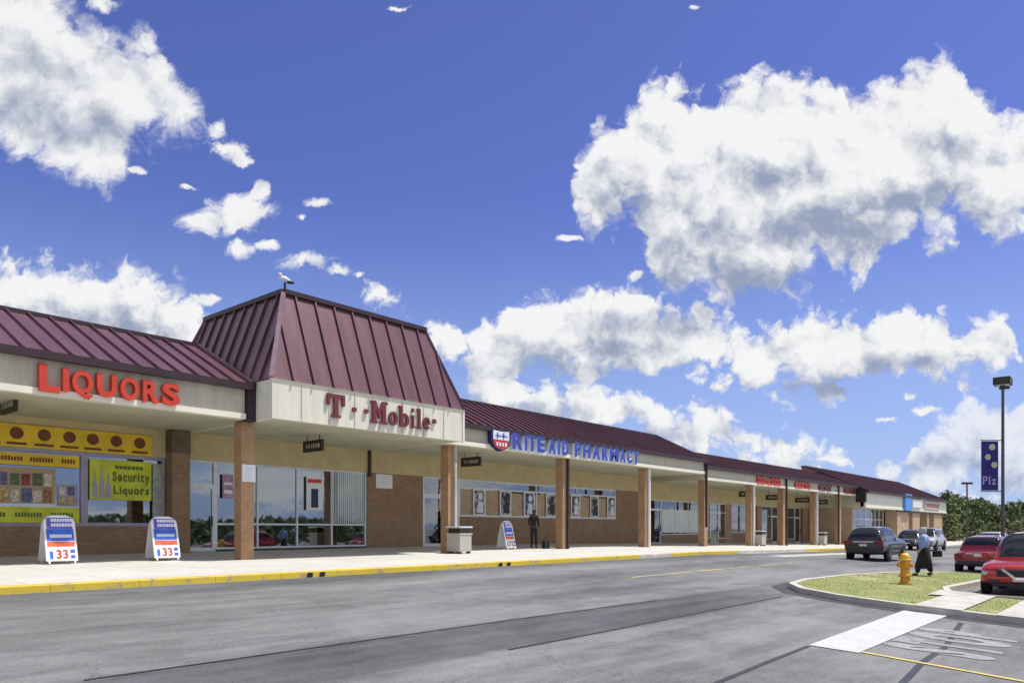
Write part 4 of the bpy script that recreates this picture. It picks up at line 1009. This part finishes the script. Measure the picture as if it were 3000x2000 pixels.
# ------------------------------------------------------------------ vehicles
m_tyre = M('tyre_rubber', (.015,.015,.016), .85, .2, 8); m_rim = M('alloy_rim', (.45,.46,.48), .3, .1, 8, .8)
m_cglass = M('car_glass', (.016,.018,.024), .06, .2, 1, 0, .45); m_chrome = M('chrome', (.75,.77,.80), .12, .05, 6, 1)
m_head = M('headlamp_lens', (.38,.41,.45), .08, .3, 14, .6); m_tail = M('tail_lamp_lens', (.20,.010,.013), .15, .15, 8); m_plate = M('number_plate', (.70,.70,.66), .5, .1, 10)
m_trim = M('grey_plastic_trim', (.03,.03,.032), .6, .2, 8)
def car(label, cat, loc, rz, body_m, suv=True, L=4.5, Wd=1.82, H=1.68, front=False, roof_m=None, name='parked_car', vee=False):
    t = thing(name, label, cat, loc, rz, group='vehicles in the lot', local=True)
    w = Wd/2; O = (0,0,0); bt = .98 if suv else .90; hd_ = .98 if suv else .84
    st = [(-L/2,.46,.80,.86),(-L/2+.06,.36,bt-.06,.95),(-L/2+.28,.30,bt,.985),(-L*.28,.26,bt+.01,1),(0,.24,bt,1),(L*.20,.26,bt-.01,1),(L*.33,.28,hd_-.01,.985),(L/2-.38,.28,hd_-.05,.985),(L/2-.10,.32,hd_-.14,.95),(L/2,.40,hd_-.26,.86)]
    mb = MB(); rn = 12
    for x, zb_, zt_, k in st:
        ww = w*k; half = [(.72*ww,zb_),(.96*ww,zb_+.08),(ww,zb_+.34*(zt_-zb_)),(.99*ww,zt_-.13),(.93*ww,zt_-.02),(.5*ww,zt_+.025)]
        mb.v += [(x, y, z) for y, z in half] + [(x, -y, z) for y, z in reversed(half)]
    for i in range(len(st)-1):
        for k in range(rn): mb.f.append([i*rn+k, i*rn+(k+1)%rn, (i+1)*rn+(k+1)%rn, (i+1)*rn+k]); mb.mi.append(0)
    mb.f += [list(range(rn)), list(reversed(range((len(st)-1)*rn, len(st)*rn)))]; mb.mi += [0, 0]
    mb.build('body', body_m, parent=t, org=O, smooth=True, sub=2)
    rearx = -L/2+.14 if suv else -L/2+.55
    fb, rb, fr, rr = L*.22, rearx, L*.045, (-L/2+.62 if suv else -L*.30)
    wb, wr = w*.90, w*.70; z0, z1 = bt-.03, H-.05
    def topz(x):                                                  # side profile of the cabin
        if x > fr: u_ = cl((fb-x)/(fb-fr), 0, 1); return z0+(z1+.02-z0)*max(0, math.sin(u_*math.pi/2))**.85
        if x > rr: u_ = (fr-x)/(fr-rr); return z1+.02+.045*math.sin(u_*math.pi)-.03*u_
        u_ = (x-rb)/(rr-rb); return z0+(z1-.01-z0)*max(0, math.sin(cl(u_, 0, 1)*math.pi/2))**.7
    NX, NA = 52, 36
    xs_ = [rb+(fb-rb)*(.5-.5*math.cos(math.pi*i/NX)) for i in range(NX+1)]
    def pt(x, a_):
        tz = topz(x); c_, s_ = abs(math.cos(a_)), math.sin(a_); zz_ = z0+(tz-z0)*max(0, s_)**.5
        hh = (zz_-z0)/(H-z0); k_ = 1-.10*max(0, (x-fr)/(fb-fr))-.06*max(0, (rr-x)/(rr-rb))
        return (x, math.copysign(c_**.42, math.cos(a_))*wb*k_*(1-.20*hh), zz_)
    grid = [[pt(x, math.pi*j/NA) for j in range(NA+1)] for x in xs_]
    bm1, bm2 = MB(), MB(); xm = (fr+rr)/2+.1
    for i in range(NX):
        for j in range(NA):
            x = (xs_[i]+xs_[i+1])/2; a_ = math.degrees(math.pi*(j+.5)/NA); a_ = min(a_, 180-a_)
            side = 3 < a_ < 40 and rb+.22 < x < fb-.22 and abs(x-xm) > .05 and not (suv and abs(x-(rr+.45)) < .05) and z0+.02 < grid[i][j][2] < topz(x)-.05
            scr = a_ > 47 and (fr-.02 < x < fb-.05 or rb+.05 < x < rr-.02)
            (bm2 if side or scr else bm1).quad(grid[i][j], grid[i+1][j], grid[i+1][j+1], grid[i][j+1])
    for m_, nm_, mt_ in ((bm1, 'cabin', roof_m or body_m), (bm2, 'windows', m_cglass)):
        ob_ = m_.build(nm_, mt_, parent=t, org=O, smooth=True)
        q_ = bmesh.new(); q_.from_mesh(ob_.data); bmesh.ops.remove_doubles(q_, verts=q_.verts, dist=.0005); q_.to_mesh(ob_.data); q_.free()
    for sg in (1,-1):
        mb = MB(); mb.box(fb-.18,fb+.0,sg*(w+.02)-.09,sg*(w+.02)+.09,bt+.03,bt+.17); mb.build('wing_mirror', body_m, parent=t, org=O, bevel=.03)
        if suv:
            mb = MB(); mb.bar((fr-.15,sg*wb*.66,z1+.075),(rr+.15,sg*wb*.66,z1+.06),.03); mb.build('roof_rail', m_trim, parent=t, org=O)
        mb = MB(); mb.box(-L*.19,L*.19,sg*w*.99-.02,sg*w*.99+.02,.27,.36); mb.build('sill', m_trim, parent=t, org=O)
        mb = MB(); hx_ = L/2-.17
        mb.prism([(hx_-.18,hd_-.16),(hx_+.14,hd_-.30),(hx_+.13,hd_-.40),(hx_-.13,hd_-.30)], sg*w*.62, sg*w*.905); mb.build('headlight', m_head, parent=t, org=O, bevel=.015)
        mb = MB(); zt2 = bt-.16
        mb.box(-L/2-.012,-L/2+.16,min(sg*w*.62,sg*w*.93),max(sg*w*.62,sg*w*.93),zt2-.13,zt2+.11 if suv else zt2+.05); mb.build('tail_light', m_tail, parent=t, org=O, bevel=.02)
        mb = MB(); mb.box(L/2-.14,L/2-.0,min(sg*w*.50,sg*w*.74),max(sg*w*.50,sg*w*.74),.40,.48); mb.build('fog_light', m_trim, parent=t, org=O, bevel=.01)
        for wx in (L*.30, -L*.295):
            rad = .345 if suv else .32
            mb = MB(); mb.tube([(wx,sg*(w-.03),rad+.02),(wx,sg*(w+.006),rad+.02)], rad+.055, 24); mb.build('wheel_arch', m_trim, parent=t, org=O)
            mb = MB(); n = 28; prof = [(rad*.62,-.10),(rad*.95,-.10),(rad,-.06),(rad,.06),(rad*.95,.10),(rad*.62,.10)]
            yc = sg*(w-.075)
            vs = [(wx+r_*math.cos(2*math.pi*k/n), yc+yo, rad+r_*math.sin(2*math.pi*k/n)) for r_, yo in prof for k in range(n)]
            mb.add(vs, [(i*n+k, i*n+(k+1)%n, (i+1)*n+(k+1)%n, (i+1)*n+k) for i in range(len(prof)-1) for k in range(n)])
            wh = mb.build('wheel', m_tyre, parent=t, org=O, smooth=True)
            mb = MB(); mb.tube([(wx,yc+sg*.03,rad),(wx,yc+sg*.06,rad)], rad*.63, 20)
            for k in range(5):
                a = k*2*math.pi/5; mb.bar((wx,yc+sg*.09,rad),(wx+rad*.6*math.cos(a),yc+sg*.09,rad+rad*.6*math.sin(a)),.06,.04)
            mb.build('rim', m_rim, parent=wh, org=O)
    # front
    mb = MB(); mb.box(L/2-.10,L/2+.012,-w*.55,w*.55,hd_-.42,hd_-.24); mb.build('grille', m_black, parent=t, org=O, bevel=.02)
    mb = MB()
    if vee:
        for sg in (1,-1): mb.bar((L/2+.0,sg*w*.42,hd_-.22),(L/2+.03,sg*.10,hd_-.46),.05,.06)
        mb.bar((L/2+.03,-.10,hd_-.46),(L/2+.03,.10,hd_-.46),.05,.06)
    else: mb.box(L/2+.005,L/2+.03,-w*.5,w*.5,hd_-.35,hd_-.31)
    mb.build('grille_trim', m_chrome, parent=t, org=O)
    mb = MB(); mb.box(L/2-.12,L/2+.004,-w*.68,w*.68,.30,.40); mb.build('air_intake', m_black, parent=t, org=O, bevel=.02)
    mb = MB(); mb.box(L/2+.006,L/2+.02,-.16,.16,.44,.53); mb.build('number_plate', m_plate, parent=t, org=O)
    # rear
    mb = MB(); mb.box(-L/2-.03,-L/2+.2,-w*.82,w*.82,.36,.52); mb.build('bumper', m_trim, parent=t, org=O, bevel=.05)
    mb = MB(); mb.box(-L/2-.02,-L/2+.04,-.16,.16,.68,.78); mb.build('number_plate', m_plate, parent=t, org=O)
    mb = MB(); mb.box(-L/2-.018,-L/2+.06,-w*.5,w*.5,bt-.12,bt-.09); mb.build('boot_trim', m_chrome, parent=t, org=O)
    return t
p_red = paint('metallic_red_paint', (.42,.022,.018)); p_dred = paint('deep_red_paint', (.30,.02,.03)); p_blk = paint('black_car_paint', (.022,.017,.016)); p_sil = paint('silver_car_paint', (.40,.40,.38), .45, .0); p_nvy = paint('dark_grey_paint', (.022,.022,.026))
def px_s(x, s): return ray(x, s)
# near red crossover faces the camera
s = 23.4; yl = ray(2868, s); car('bright red crossover facing the camera at the right edge, beside the grass island', 'car', (s+2.25, yl-.92, gz(s+2.2, yl-.9)), R(180), p_red, True, 4.5, 1.90, 1.73, vee=True)
s = 32.8; yl = ray(2790, s); car('dark red hatchback seen from behind, between the walking person and the near red crossover', 'car', (s+2.1, yl-.88, gz(s+2, yl-.9)), 0, p_dred, False, 4.2, 1.76, 1.48)
s = 36.2; yl = ray(2466, s); car('black crossover seen from behind on the drive lane by the shops', 'car', (s+2.2, yl-.91, gz(s+2.2, yl-.9)), 0, p_blk, True, 4.3, 1.76, 1.58)
s = 60; yl = ray(2655, s); car('silver car facing the camera beyond the walking person, in front of the brick piers', 'car', (s+2.2, yl-.9, gz(s+2, yl-.9)), R(180), p_sil, True, 4.4, 1.8, 1.65)
s = 58.5; yl = ray(2606, s); car('dark car half hidden behind the black crossover', 'car', (s+2.2, yl-.9, gz(s+2, yl-.9)), R(180), p_nvy, False, 4.4, 1.78, 1.46)
s = 47.5; yl = ray(2836, s); car('silver estate car with dark windows behind the dark red hatchback', 'car', (s+2.2, yl-.9, gz(s+2, yl-.9)), 0, p_sil, True, 4.5, 1.8, 1.62)

# ------------------------------------------------------------------ people
def skin(name, nodes, edges, m, parent, root=0, sub=1):
    me = bpy.data.meshes.new(name); me.from_pydata([Vector(n_[:3]) for n_ in nodes], edges, [])
    ob = bpy.data.objects.new(name, me); C.objects.link(ob)
    sk = ob.modifiers.new('s', 'SKIN')
    for i, n_ in enumerate(nodes):
        r_ = n_[3]; me.skin_vertices[0].data[i].radius = r_ if isinstance(r_, tuple) else (r_, r_)
        me.skin_vertices[0].data[i].use_root = (i == root)
    sk.use_smooth_shade = True
    sb = ob.modifiers.new('u', 'SUBSURF'); sb.levels = sub; sb.render_levels = sub
    bpy.context.view_layer.update()
    nm = bpy.data.meshes.new_from_object(ob.evaluated_get(bpy.context.evaluated_depsgraph_get()))
    nm.name = name; nm.materials.clear(); nm.materials.append(m)
    nm.polygons.foreach_set('use_smooth', [True]*len(nm.polygons))
    bpy.data.objects.remove(ob); o = bpy.data.objects.new(name, nm); C.objects.link(o); o.parent = parent; o['_o'] = (0.,0.,0.)
    return o
def person(label, loc, rz, H, hip, kneeL, ankL, kneeR, ankR, armL, armR, mats, bagm=None):
    """built in local axes: facing +x, left is +y; joints as fractions of the height"""
    t = thing('person', label, 'person', loc, rz, local=True)
    k = H; P = lambda x, y, z, r_: (x*k, y*k, z*k, r_*k)
    hz = hip
    nodes = [P(0,0,hz,.062),P(.0,0,hz+.10,.055),P(.005,0,hz+.20,.066),P(.01,0,hz+.285,.055),P(.018,0,hz+.335,.03),P(.03,0,hz+.37,.034),P(.034,0,hz+.41,.047),P(.032,0,hz+.445,.042),P(.03,0,hz+.468,.022)]
    e = [(i,i+1) for i in range(8)]
    nodes.append(P(.074,0,hz+.395,.010)); e.append((6,9))          # nose
    for sg, kn, an in ((1,kneeL,ankL),(-1,kneeR,ankR)):
        i = len(nodes); nodes += [P(0,sg*.045,hz-.03,.05),P(kn[0],sg*.05,kn[1],.034),P(an[0],sg*.052,an[1],.022),P(an[0]+.03,sg*.055,an[1]-.025,.02),P(an[0]+.085,sg*.06,an[1]-.03,.015)]
        e += [(0,i),(i,i+1),(i+1,i+2),(i+2,i+3),(i+3,i+4)]
    hands = []
    for sg, (el, wr_) in ((1,armL),(-1,armR)):
        i = len(nodes); nodes += [P(.0,sg*.085,hz+.29,.034),P(el[0],sg*.125,el[1],.024),P(wr_[0],sg*.125,wr_[1],.016)]
        e += [(3,i),(i,i+1),(i+1,i+2)]
        d = Vector((wr_[0]-el[0],0,wr_[1]-el[1])).normalized(); wv = Vector((wr_[0],sg*.125,wr_[1]))
        pm = wv+d*.045; j = len(nodes); nodes.append(P(*pm,.016)); e.append((i+2,j))
        for q, ln in zip((-1.5,-.5,.5,1.5),(.036,.044,.042,.032)):
            side = Vector((-d.z,0,d.x)); a = pm+side*q*.0085+d*.012; b = a+d*ln*.55; c_ = b+d*ln*.4+Vector((0,-sg*.010,0))
            jj = len(nodes); nodes += [P(*a,.0062),P(*b,.0055),P(*c_,.0045)]; e += [(j,jj),(jj,jj+1),(jj+1,jj+2)]
        side = Vector((-d.z,0,d.x)); a = wv+side*.017+d*.02; b = a+side*.012+d*.026
        jj = len(nodes); nodes += [P(*a,.0065),P(*b,.0052)]; e += [(i+2,jj),(jj,jj+1)]
    body = skin('body', nodes, e, mats['skin'], t)
    # clothes over the body
    q_ = mats.get('bulk', 1.0); P0 = P; P = lambda x, y, z, r_: P0(x, y*(1+(q_-1)*.5), z, r_*q_)
    sh = [P(0,0,hz+.0,.072),P(0,0,hz+.10,.068),P(.005,0,hz+.20,.079),P(.01,0,hz+.29,.062)]; se = [(0,1),(1,2),(2,3)]
    for sg, (el, wr_) in ((1,armL),(-1,armR)):
        i = len(sh); f = mats.get('sleeve', .5); ex = (el[0]+(wr_[0]-el[0])*f*.9, sg*.125, el[1]+(wr_[1]-el[1])*f*.9)
        sh += [P(0,sg*.088,hz+.285,.042),P(el[0],sg*.125,el[1],.031),P(*ex,.026)]; se += [(3,i),(i,i+1),(i+1,i+2)]
    skin('shirt', sh, se, mats['top'], t)
    tr_ = [P(0,0,hz+.03,.070),P(0,0,hz-.01,.068)]; te = [(0,1)]
    for sg, kn, an in ((1,kneeL,ankL),(-1,kneeR,ankR)):
        i = len(tr_); tr_ += [P(0,sg*.046,hz-.05,.056),P(kn[0],sg*.05,kn[1],.043),P(an[0],sg*.052,an[1]+.015,.034)]; te += [(1,i),(i,i+1),(i+1,i+2)]
    skin('trousers', tr_, te, mats['leg'], t)
    for sg, an in ((1,ankL),(-1,ankR)):
        skin('shoe', [P(an[0]-.012,sg*.053,an[1]-.012,.026),P(an[0]+.04,sg*.057,an[1]-.024,.025),P(an[0]+.095,sg*.06,an[1]-.028,.019)], [(0,1),(1,2)], mats['shoe'], t)
    hair = [P(.012,0,hz+.395,.044),P(.016,0,hz+.43,.053),P(.022,0,hz+.462,.040)]
    if mats.get('skirt'):
        mb = MB(); n = 20; vs = []
        for z, rx_, ry_ in ((.56,.082,.095),(.48,.105,.125),(.36,.125,.135),(.24,.150,.140),(.15,.165,.142)):
            for i in range(n): a_ = 2*math.pi*i/n; f_ = 1+.05*math.sin(a_*5+z*9); vs.append((rx_*k*f_*math.cos(a_), ry_*k*f_*math.sin(a_), z*k))
        mb.add(vs, [(i*n+j, i*n+(j+1)%n, (i+1)*n+(j+1)%n, (i+1)*n+j) for i in range(4) for j in range(n)]); mb.build('skirt', mats['leg'], parent=t, org=(0,0,0), smooth=True)
    if mats.get('cover'): hair = [P(0,0,hz+.33,.042),P(.006,0,hz+.385,.042),P(.012,0,hz+.43,.047),P(.018,0,hz+.465,.034)]
    skin('head_covering' if mats.get('cover') else 'hair', hair, [(i, i+1) for i in range(len(hair)-1)], mats['hair'], t)
    for sg in (1,-1):
        o = MB(); c_ = Vector((.074*k, sg*.016*k, (hz+.412)*k)); o.tube([c_-Vector((.006*k,0,0)), c_+Vector((.004*k,0,0))], .006*k, 8); o.build('eye', m_black, parent=t, org=(0,0,0))
        o = MB(); c_ = Vector((.03*k, sg*.048*k, (hz+.402)*k)); o.tube([c_-Vector((0,0,.014*k)), c_+Vector((0,0,.016*k))], [.007*k,.010*k], 8); o.build('ear', mats['skin'], parent=t, org=(0,0,0))
    o = MB(); o.bar((.072*k,-.014*k,(hz+.372)*k),(.072*k,.014*k,(hz+.372)*k),.006*k,.005*k); o.build('mouth', m_dkred, parent=t, org=(0,0,0))
    return t
m_sk1 = M('light_skin', (.50,.31,.23), .6, .08, 12); m_sk2 = M('dark_skin', (.07,.04,.03), .6, .08, 12)
m_shirt = M('blue_shirt_cloth', (.27,.37,.66), .85, .15, 9); m_trs = M('black_trouser_cloth', (.018,.014,.018), .9, .2, 9); m_blkc = M('black_cloth', (.020,.017,.019), .9, .3, 9)
m_scarf = M('pale_scarf_cloth', (.42,.46,.52), .85, .2, 12); m_dkh = M('dark_hair', (.012,.010,.010), .6, .2, 20)
px = 27.0; py = ray(2707, px); pz = gz(px, py)
off = .12 if inside(OUT, px, py) else 0
pt_ = person('person in blue top, wide dark skirt and pale head covering, beside the hydrant', (px, py, pz+off), R(100), 1.60, .515, (.08,.28),(.12,.045),(-.02,.28),(-.14,.06), ((-.03,.65),(.06,.53)),((.0,.65),(.08,.53)),
       dict(skin=m_sk1, top=m_shirt, leg=m_trs, shoe=m_black, hair=m_scarf, sleeve=.8, bulk=1.45, skirt=True, cover=True))
t = thing('handbag', 'dark bag held at the side of the person in the blue top', 'bag', (px+.10, py-.36, pz+off+.62), R(140), local=True)
mb = MB(); mb.prism([(-.16,0),(.16,0),(.13,.2),(-.13,.2)], -.05, .05); b_ = mb.build('pouch', m_blkc, parent=t, org=(0,0,0), bevel=.02)
mb = MB(); mb.tube([(-.09,0,.19),(-.07,0,.27),(0,0,.30),(.07,0,.27),(.09,0,.19)], .012, 6); mb.build('strap', m_black, parent=t, org=(0,0,0))
s, Y = 26.05, 21.1
person('person in all black clothing standing on the walkway left of the third pillar', (s, Y, sw(s,Y)+.003), R(235), 1.74, .52, (.03,.28),(.02,.045),(.01,.28),(-.03,.045),((-.02,.66),(.03,.54)),((.0,.66),(.10,.56)),
       dict(skin=m_sk2, top=m_blkc, leg=m_trs, shoe=m_black, hair=m_dkh, sleeve=.95))
t = thing('bag', 'small black bag on the pavement at the foot of the third pillar', 'bag', (26.45, 20.75, sw(26.4,20.7)+.003), local=True)
mb = MB(); mb.prism([(-.15,0),(.15,0),(.17,.05),(.14,.32),(.06,.38),(-.06,.38),(-.14,.32),(-.17,.05)], -.1, .1); mb.build('pouch', m_blkc, parent=t, org=(0,0,0), bevel=.03)
mb = MB(); mb.tube([(-.07,0,.36),(-.06,0,.46),(.06,0,.46),(.07,0,.36)], .012, 6); mb.build('strap', m_black, parent=t, org=(0,0,0))
# drain outlets in the kerb
d0 = None
for x, lab in ((910,'left drain hole of the near pair in the yellow kerb'),(946,'right drain hole of the near pair in the yellow kerb'),(1468,'left drain hole of the far pair in the yellow kerb'),(1492,'right drain hole of the far pair in the yellow kerb')):
    s = at(x, 1680, 14.74)[0]
    t = thing('kerb_drain', lab, 'drain', (s, 14.74, -.2), group='drain holes in the kerb')
    mb = MB(); mb.box(s-.06, s+.06, 14.735, 14.765, -.19, -.09); mb.build('grate', m_black, parent=t)

# ------------------------------------------------------------------ trees beyond the lot
m_leafd = foliage('dark_leaf', (.060,.100,.036), (.19,.23,.09)); m_leafm = foliage('mid_leaf', (.10,.14,.05), (.27,.29,.13)); m_bark = M('bark', (.10,.08,.06), .9, .3, 5)
def crown_mesh(seed, m, tall):
    r = random.Random(seed); mb = MB(); cl_ = []
    for i in range(46):
        z = r.random(); prof = (math.sin(math.pi*min(1, z*.86+.14))**.75)*(1.0 if not tall else (1.15-z*.75))
        a = r.random()*6.28; d = math.sqrt(r.random())*prof; cl_.append((d*math.cos(a)*.5, d*math.sin(a)*.5, .16+z*.84, .09+.09*r.random()))
    for cx_, cy_, cz_, cr in cl_:
        for j in range(52):
            v = Vector((r.gauss(0,1), r.gauss(0,1), r.gauss(0,.8))).normalized()*cr*(.35+.75*r.random())
            p = Vector((cx_,cy_,cz_))+v; n_ = Vector((r.gauss(0,1),r.gauss(0,1),r.gauss(.4,1))).normalized(); u_ = n_.orthogonal().normalized(); w_ = n_.cross(u_); q = .018+.022*r.random()
            mb.add([p-u_*q-w_*q*.5, p+u_*q-w_*q*.7, p+u_*q*.6+w_*q, p-u_*q*.7+w_*q*.8], [(0,1,2,3)])
    return mb
def trunk_mesh(seed):
    r = random.Random(seed); mb = MB(); mb.tube([(0,0,-.03),(.01,0,.25),(-.01,.01,.55),(0,0,.88)], [.028,.022,.014,.004], 8)
    for k in range(6):
        a = r.random()*6.28; z = .22+.5*r.random(); mb.tube([(0,0,z),(.13*math.cos(a),.13*math.sin(a),z+.1),(.24*math.cos(a),.24*math.sin(a),z+.2)], [.010,.006,.002], 6)
    return mb
tmpl = []
for i in range(4):
    t = thing('broadleaf_tree' if i % 2 == 0 else 'dense_tree', 'x', 'tree', (0,0,0), local=True, group='trees beyond the parking lot')
    crown_mesh(10+i, (m_leafd, m_leafm)[i % 2], i % 2).build('crown', (m_leafd, m_leafm)[i % 2], parent=t, org=(0,0,0)); trunk_mesh(20+i).build('trunk', m_bark, parent=t, org=(0,0,0)); tmpl.append(t)
spots = [(2772,118,1452,0,1.0),(2792,128,1462,1,.8),(2812,135,1475,2,.9),(2838,140,1470,3,.8),(2858,132,1478,0,.9),(2880,140,1476,1,.8),(2902,136,1484,2,1.0),(2924,142,1492,3,.8),(2950,138,1488,0,1.0),(2975,134,1485,1,.9),(3000,140,1480,2,1.0),(3030,136,1478,3,.9),(3065,136,1475,0,1.0),
         (2800,165,1458,2,1.0),(2826,170,1466,0,1.1),(2850,165,1470,3,1.0),(2872,168,1468,2,1.0),(2895,172,1480,1,1.0),(2916,165,1486,0,1.1),(2940,170,1484,3,1.1),(2962,166,1478,2,1.0),(2990,170,1476,1,1.1),(3020,168,1472,0,1.0),
         (2786,102,1508,3,1.2),(2868,112,1528,1,1.3),(2908,108,1532,2,1.3),(2982,106,1530,3,1.3)]
row = {0:'front', 1:'back', 2:'low bushy'}
for i, (x, s, ytop, k, wf) in enumerate(spots):
    Y = ray(x, s); D = s*CP+Y*SP; z = gz(s, Y); h = EYE+(HY-ytop)/FPX*D-z
    r_ = 'front row beyond the lot' if i < 13 else 'back row beyond the lot' if i < 23 else 'low row at the lot edge'
    num = ('first','second','third','fourth','fifth','sixth','seventh','eighth','ninth','tenth','eleventh','twelfth','thirteenth')[i if i < 13 else i-13 if i < 23 else i-23]
    o = dup(tmpl[k], (s, Y, z), '%s tree from the left in the %s' % (num, r_), rz=i*1.3)
    o.scale = (h*wf*.95, h*wf*.95, h)
for t in tmpl:
    for ch in list(t.children): bpy.data.objects.remove(ch)
    bpy.data.objects.remove(t)
mb = MB(); r_ = random.Random(5)  # unseen thicket behind the camera, added to darken the shop glass reflections
for i in range(9000):
    x = -70+150*r_.random(); h = 3.3+.8*noise.noise((x*.09, 0, 3))+.5*noise.noise((x*.4, 2, 0)); z = -1.06+h*r_.random(); y = -46-4*r_.random()
    n_ = Vector((r_.gauss(0,.6), 1, r_.gauss(.2,.6))).normalized(); u_ = n_.orthogonal().normalized(); w_ = n_.cross(u_); q = .22+.25*r_.random(); p_ = Vector((x,y,z))
    mb.add([p_-u_*q-w_*q*.5, p_+u_*q-w_*q*.7, p_+u_*q*.6+w_*q, p_-u_*q*.7+w_*q*.8], [(0,1,2,3)])
o = mb.build('reflection_thicket', m_leafd); o['kind'] = 'stuff'
# verge under the trees
mb = MB(); mb.slab([(104,-60),(400,-60),(400,60),(104,60)], -1.6, -1.02); struct(mb, 'verge', m_grass)

for o in C.objects:
    if '_o' in o: del o['_o']
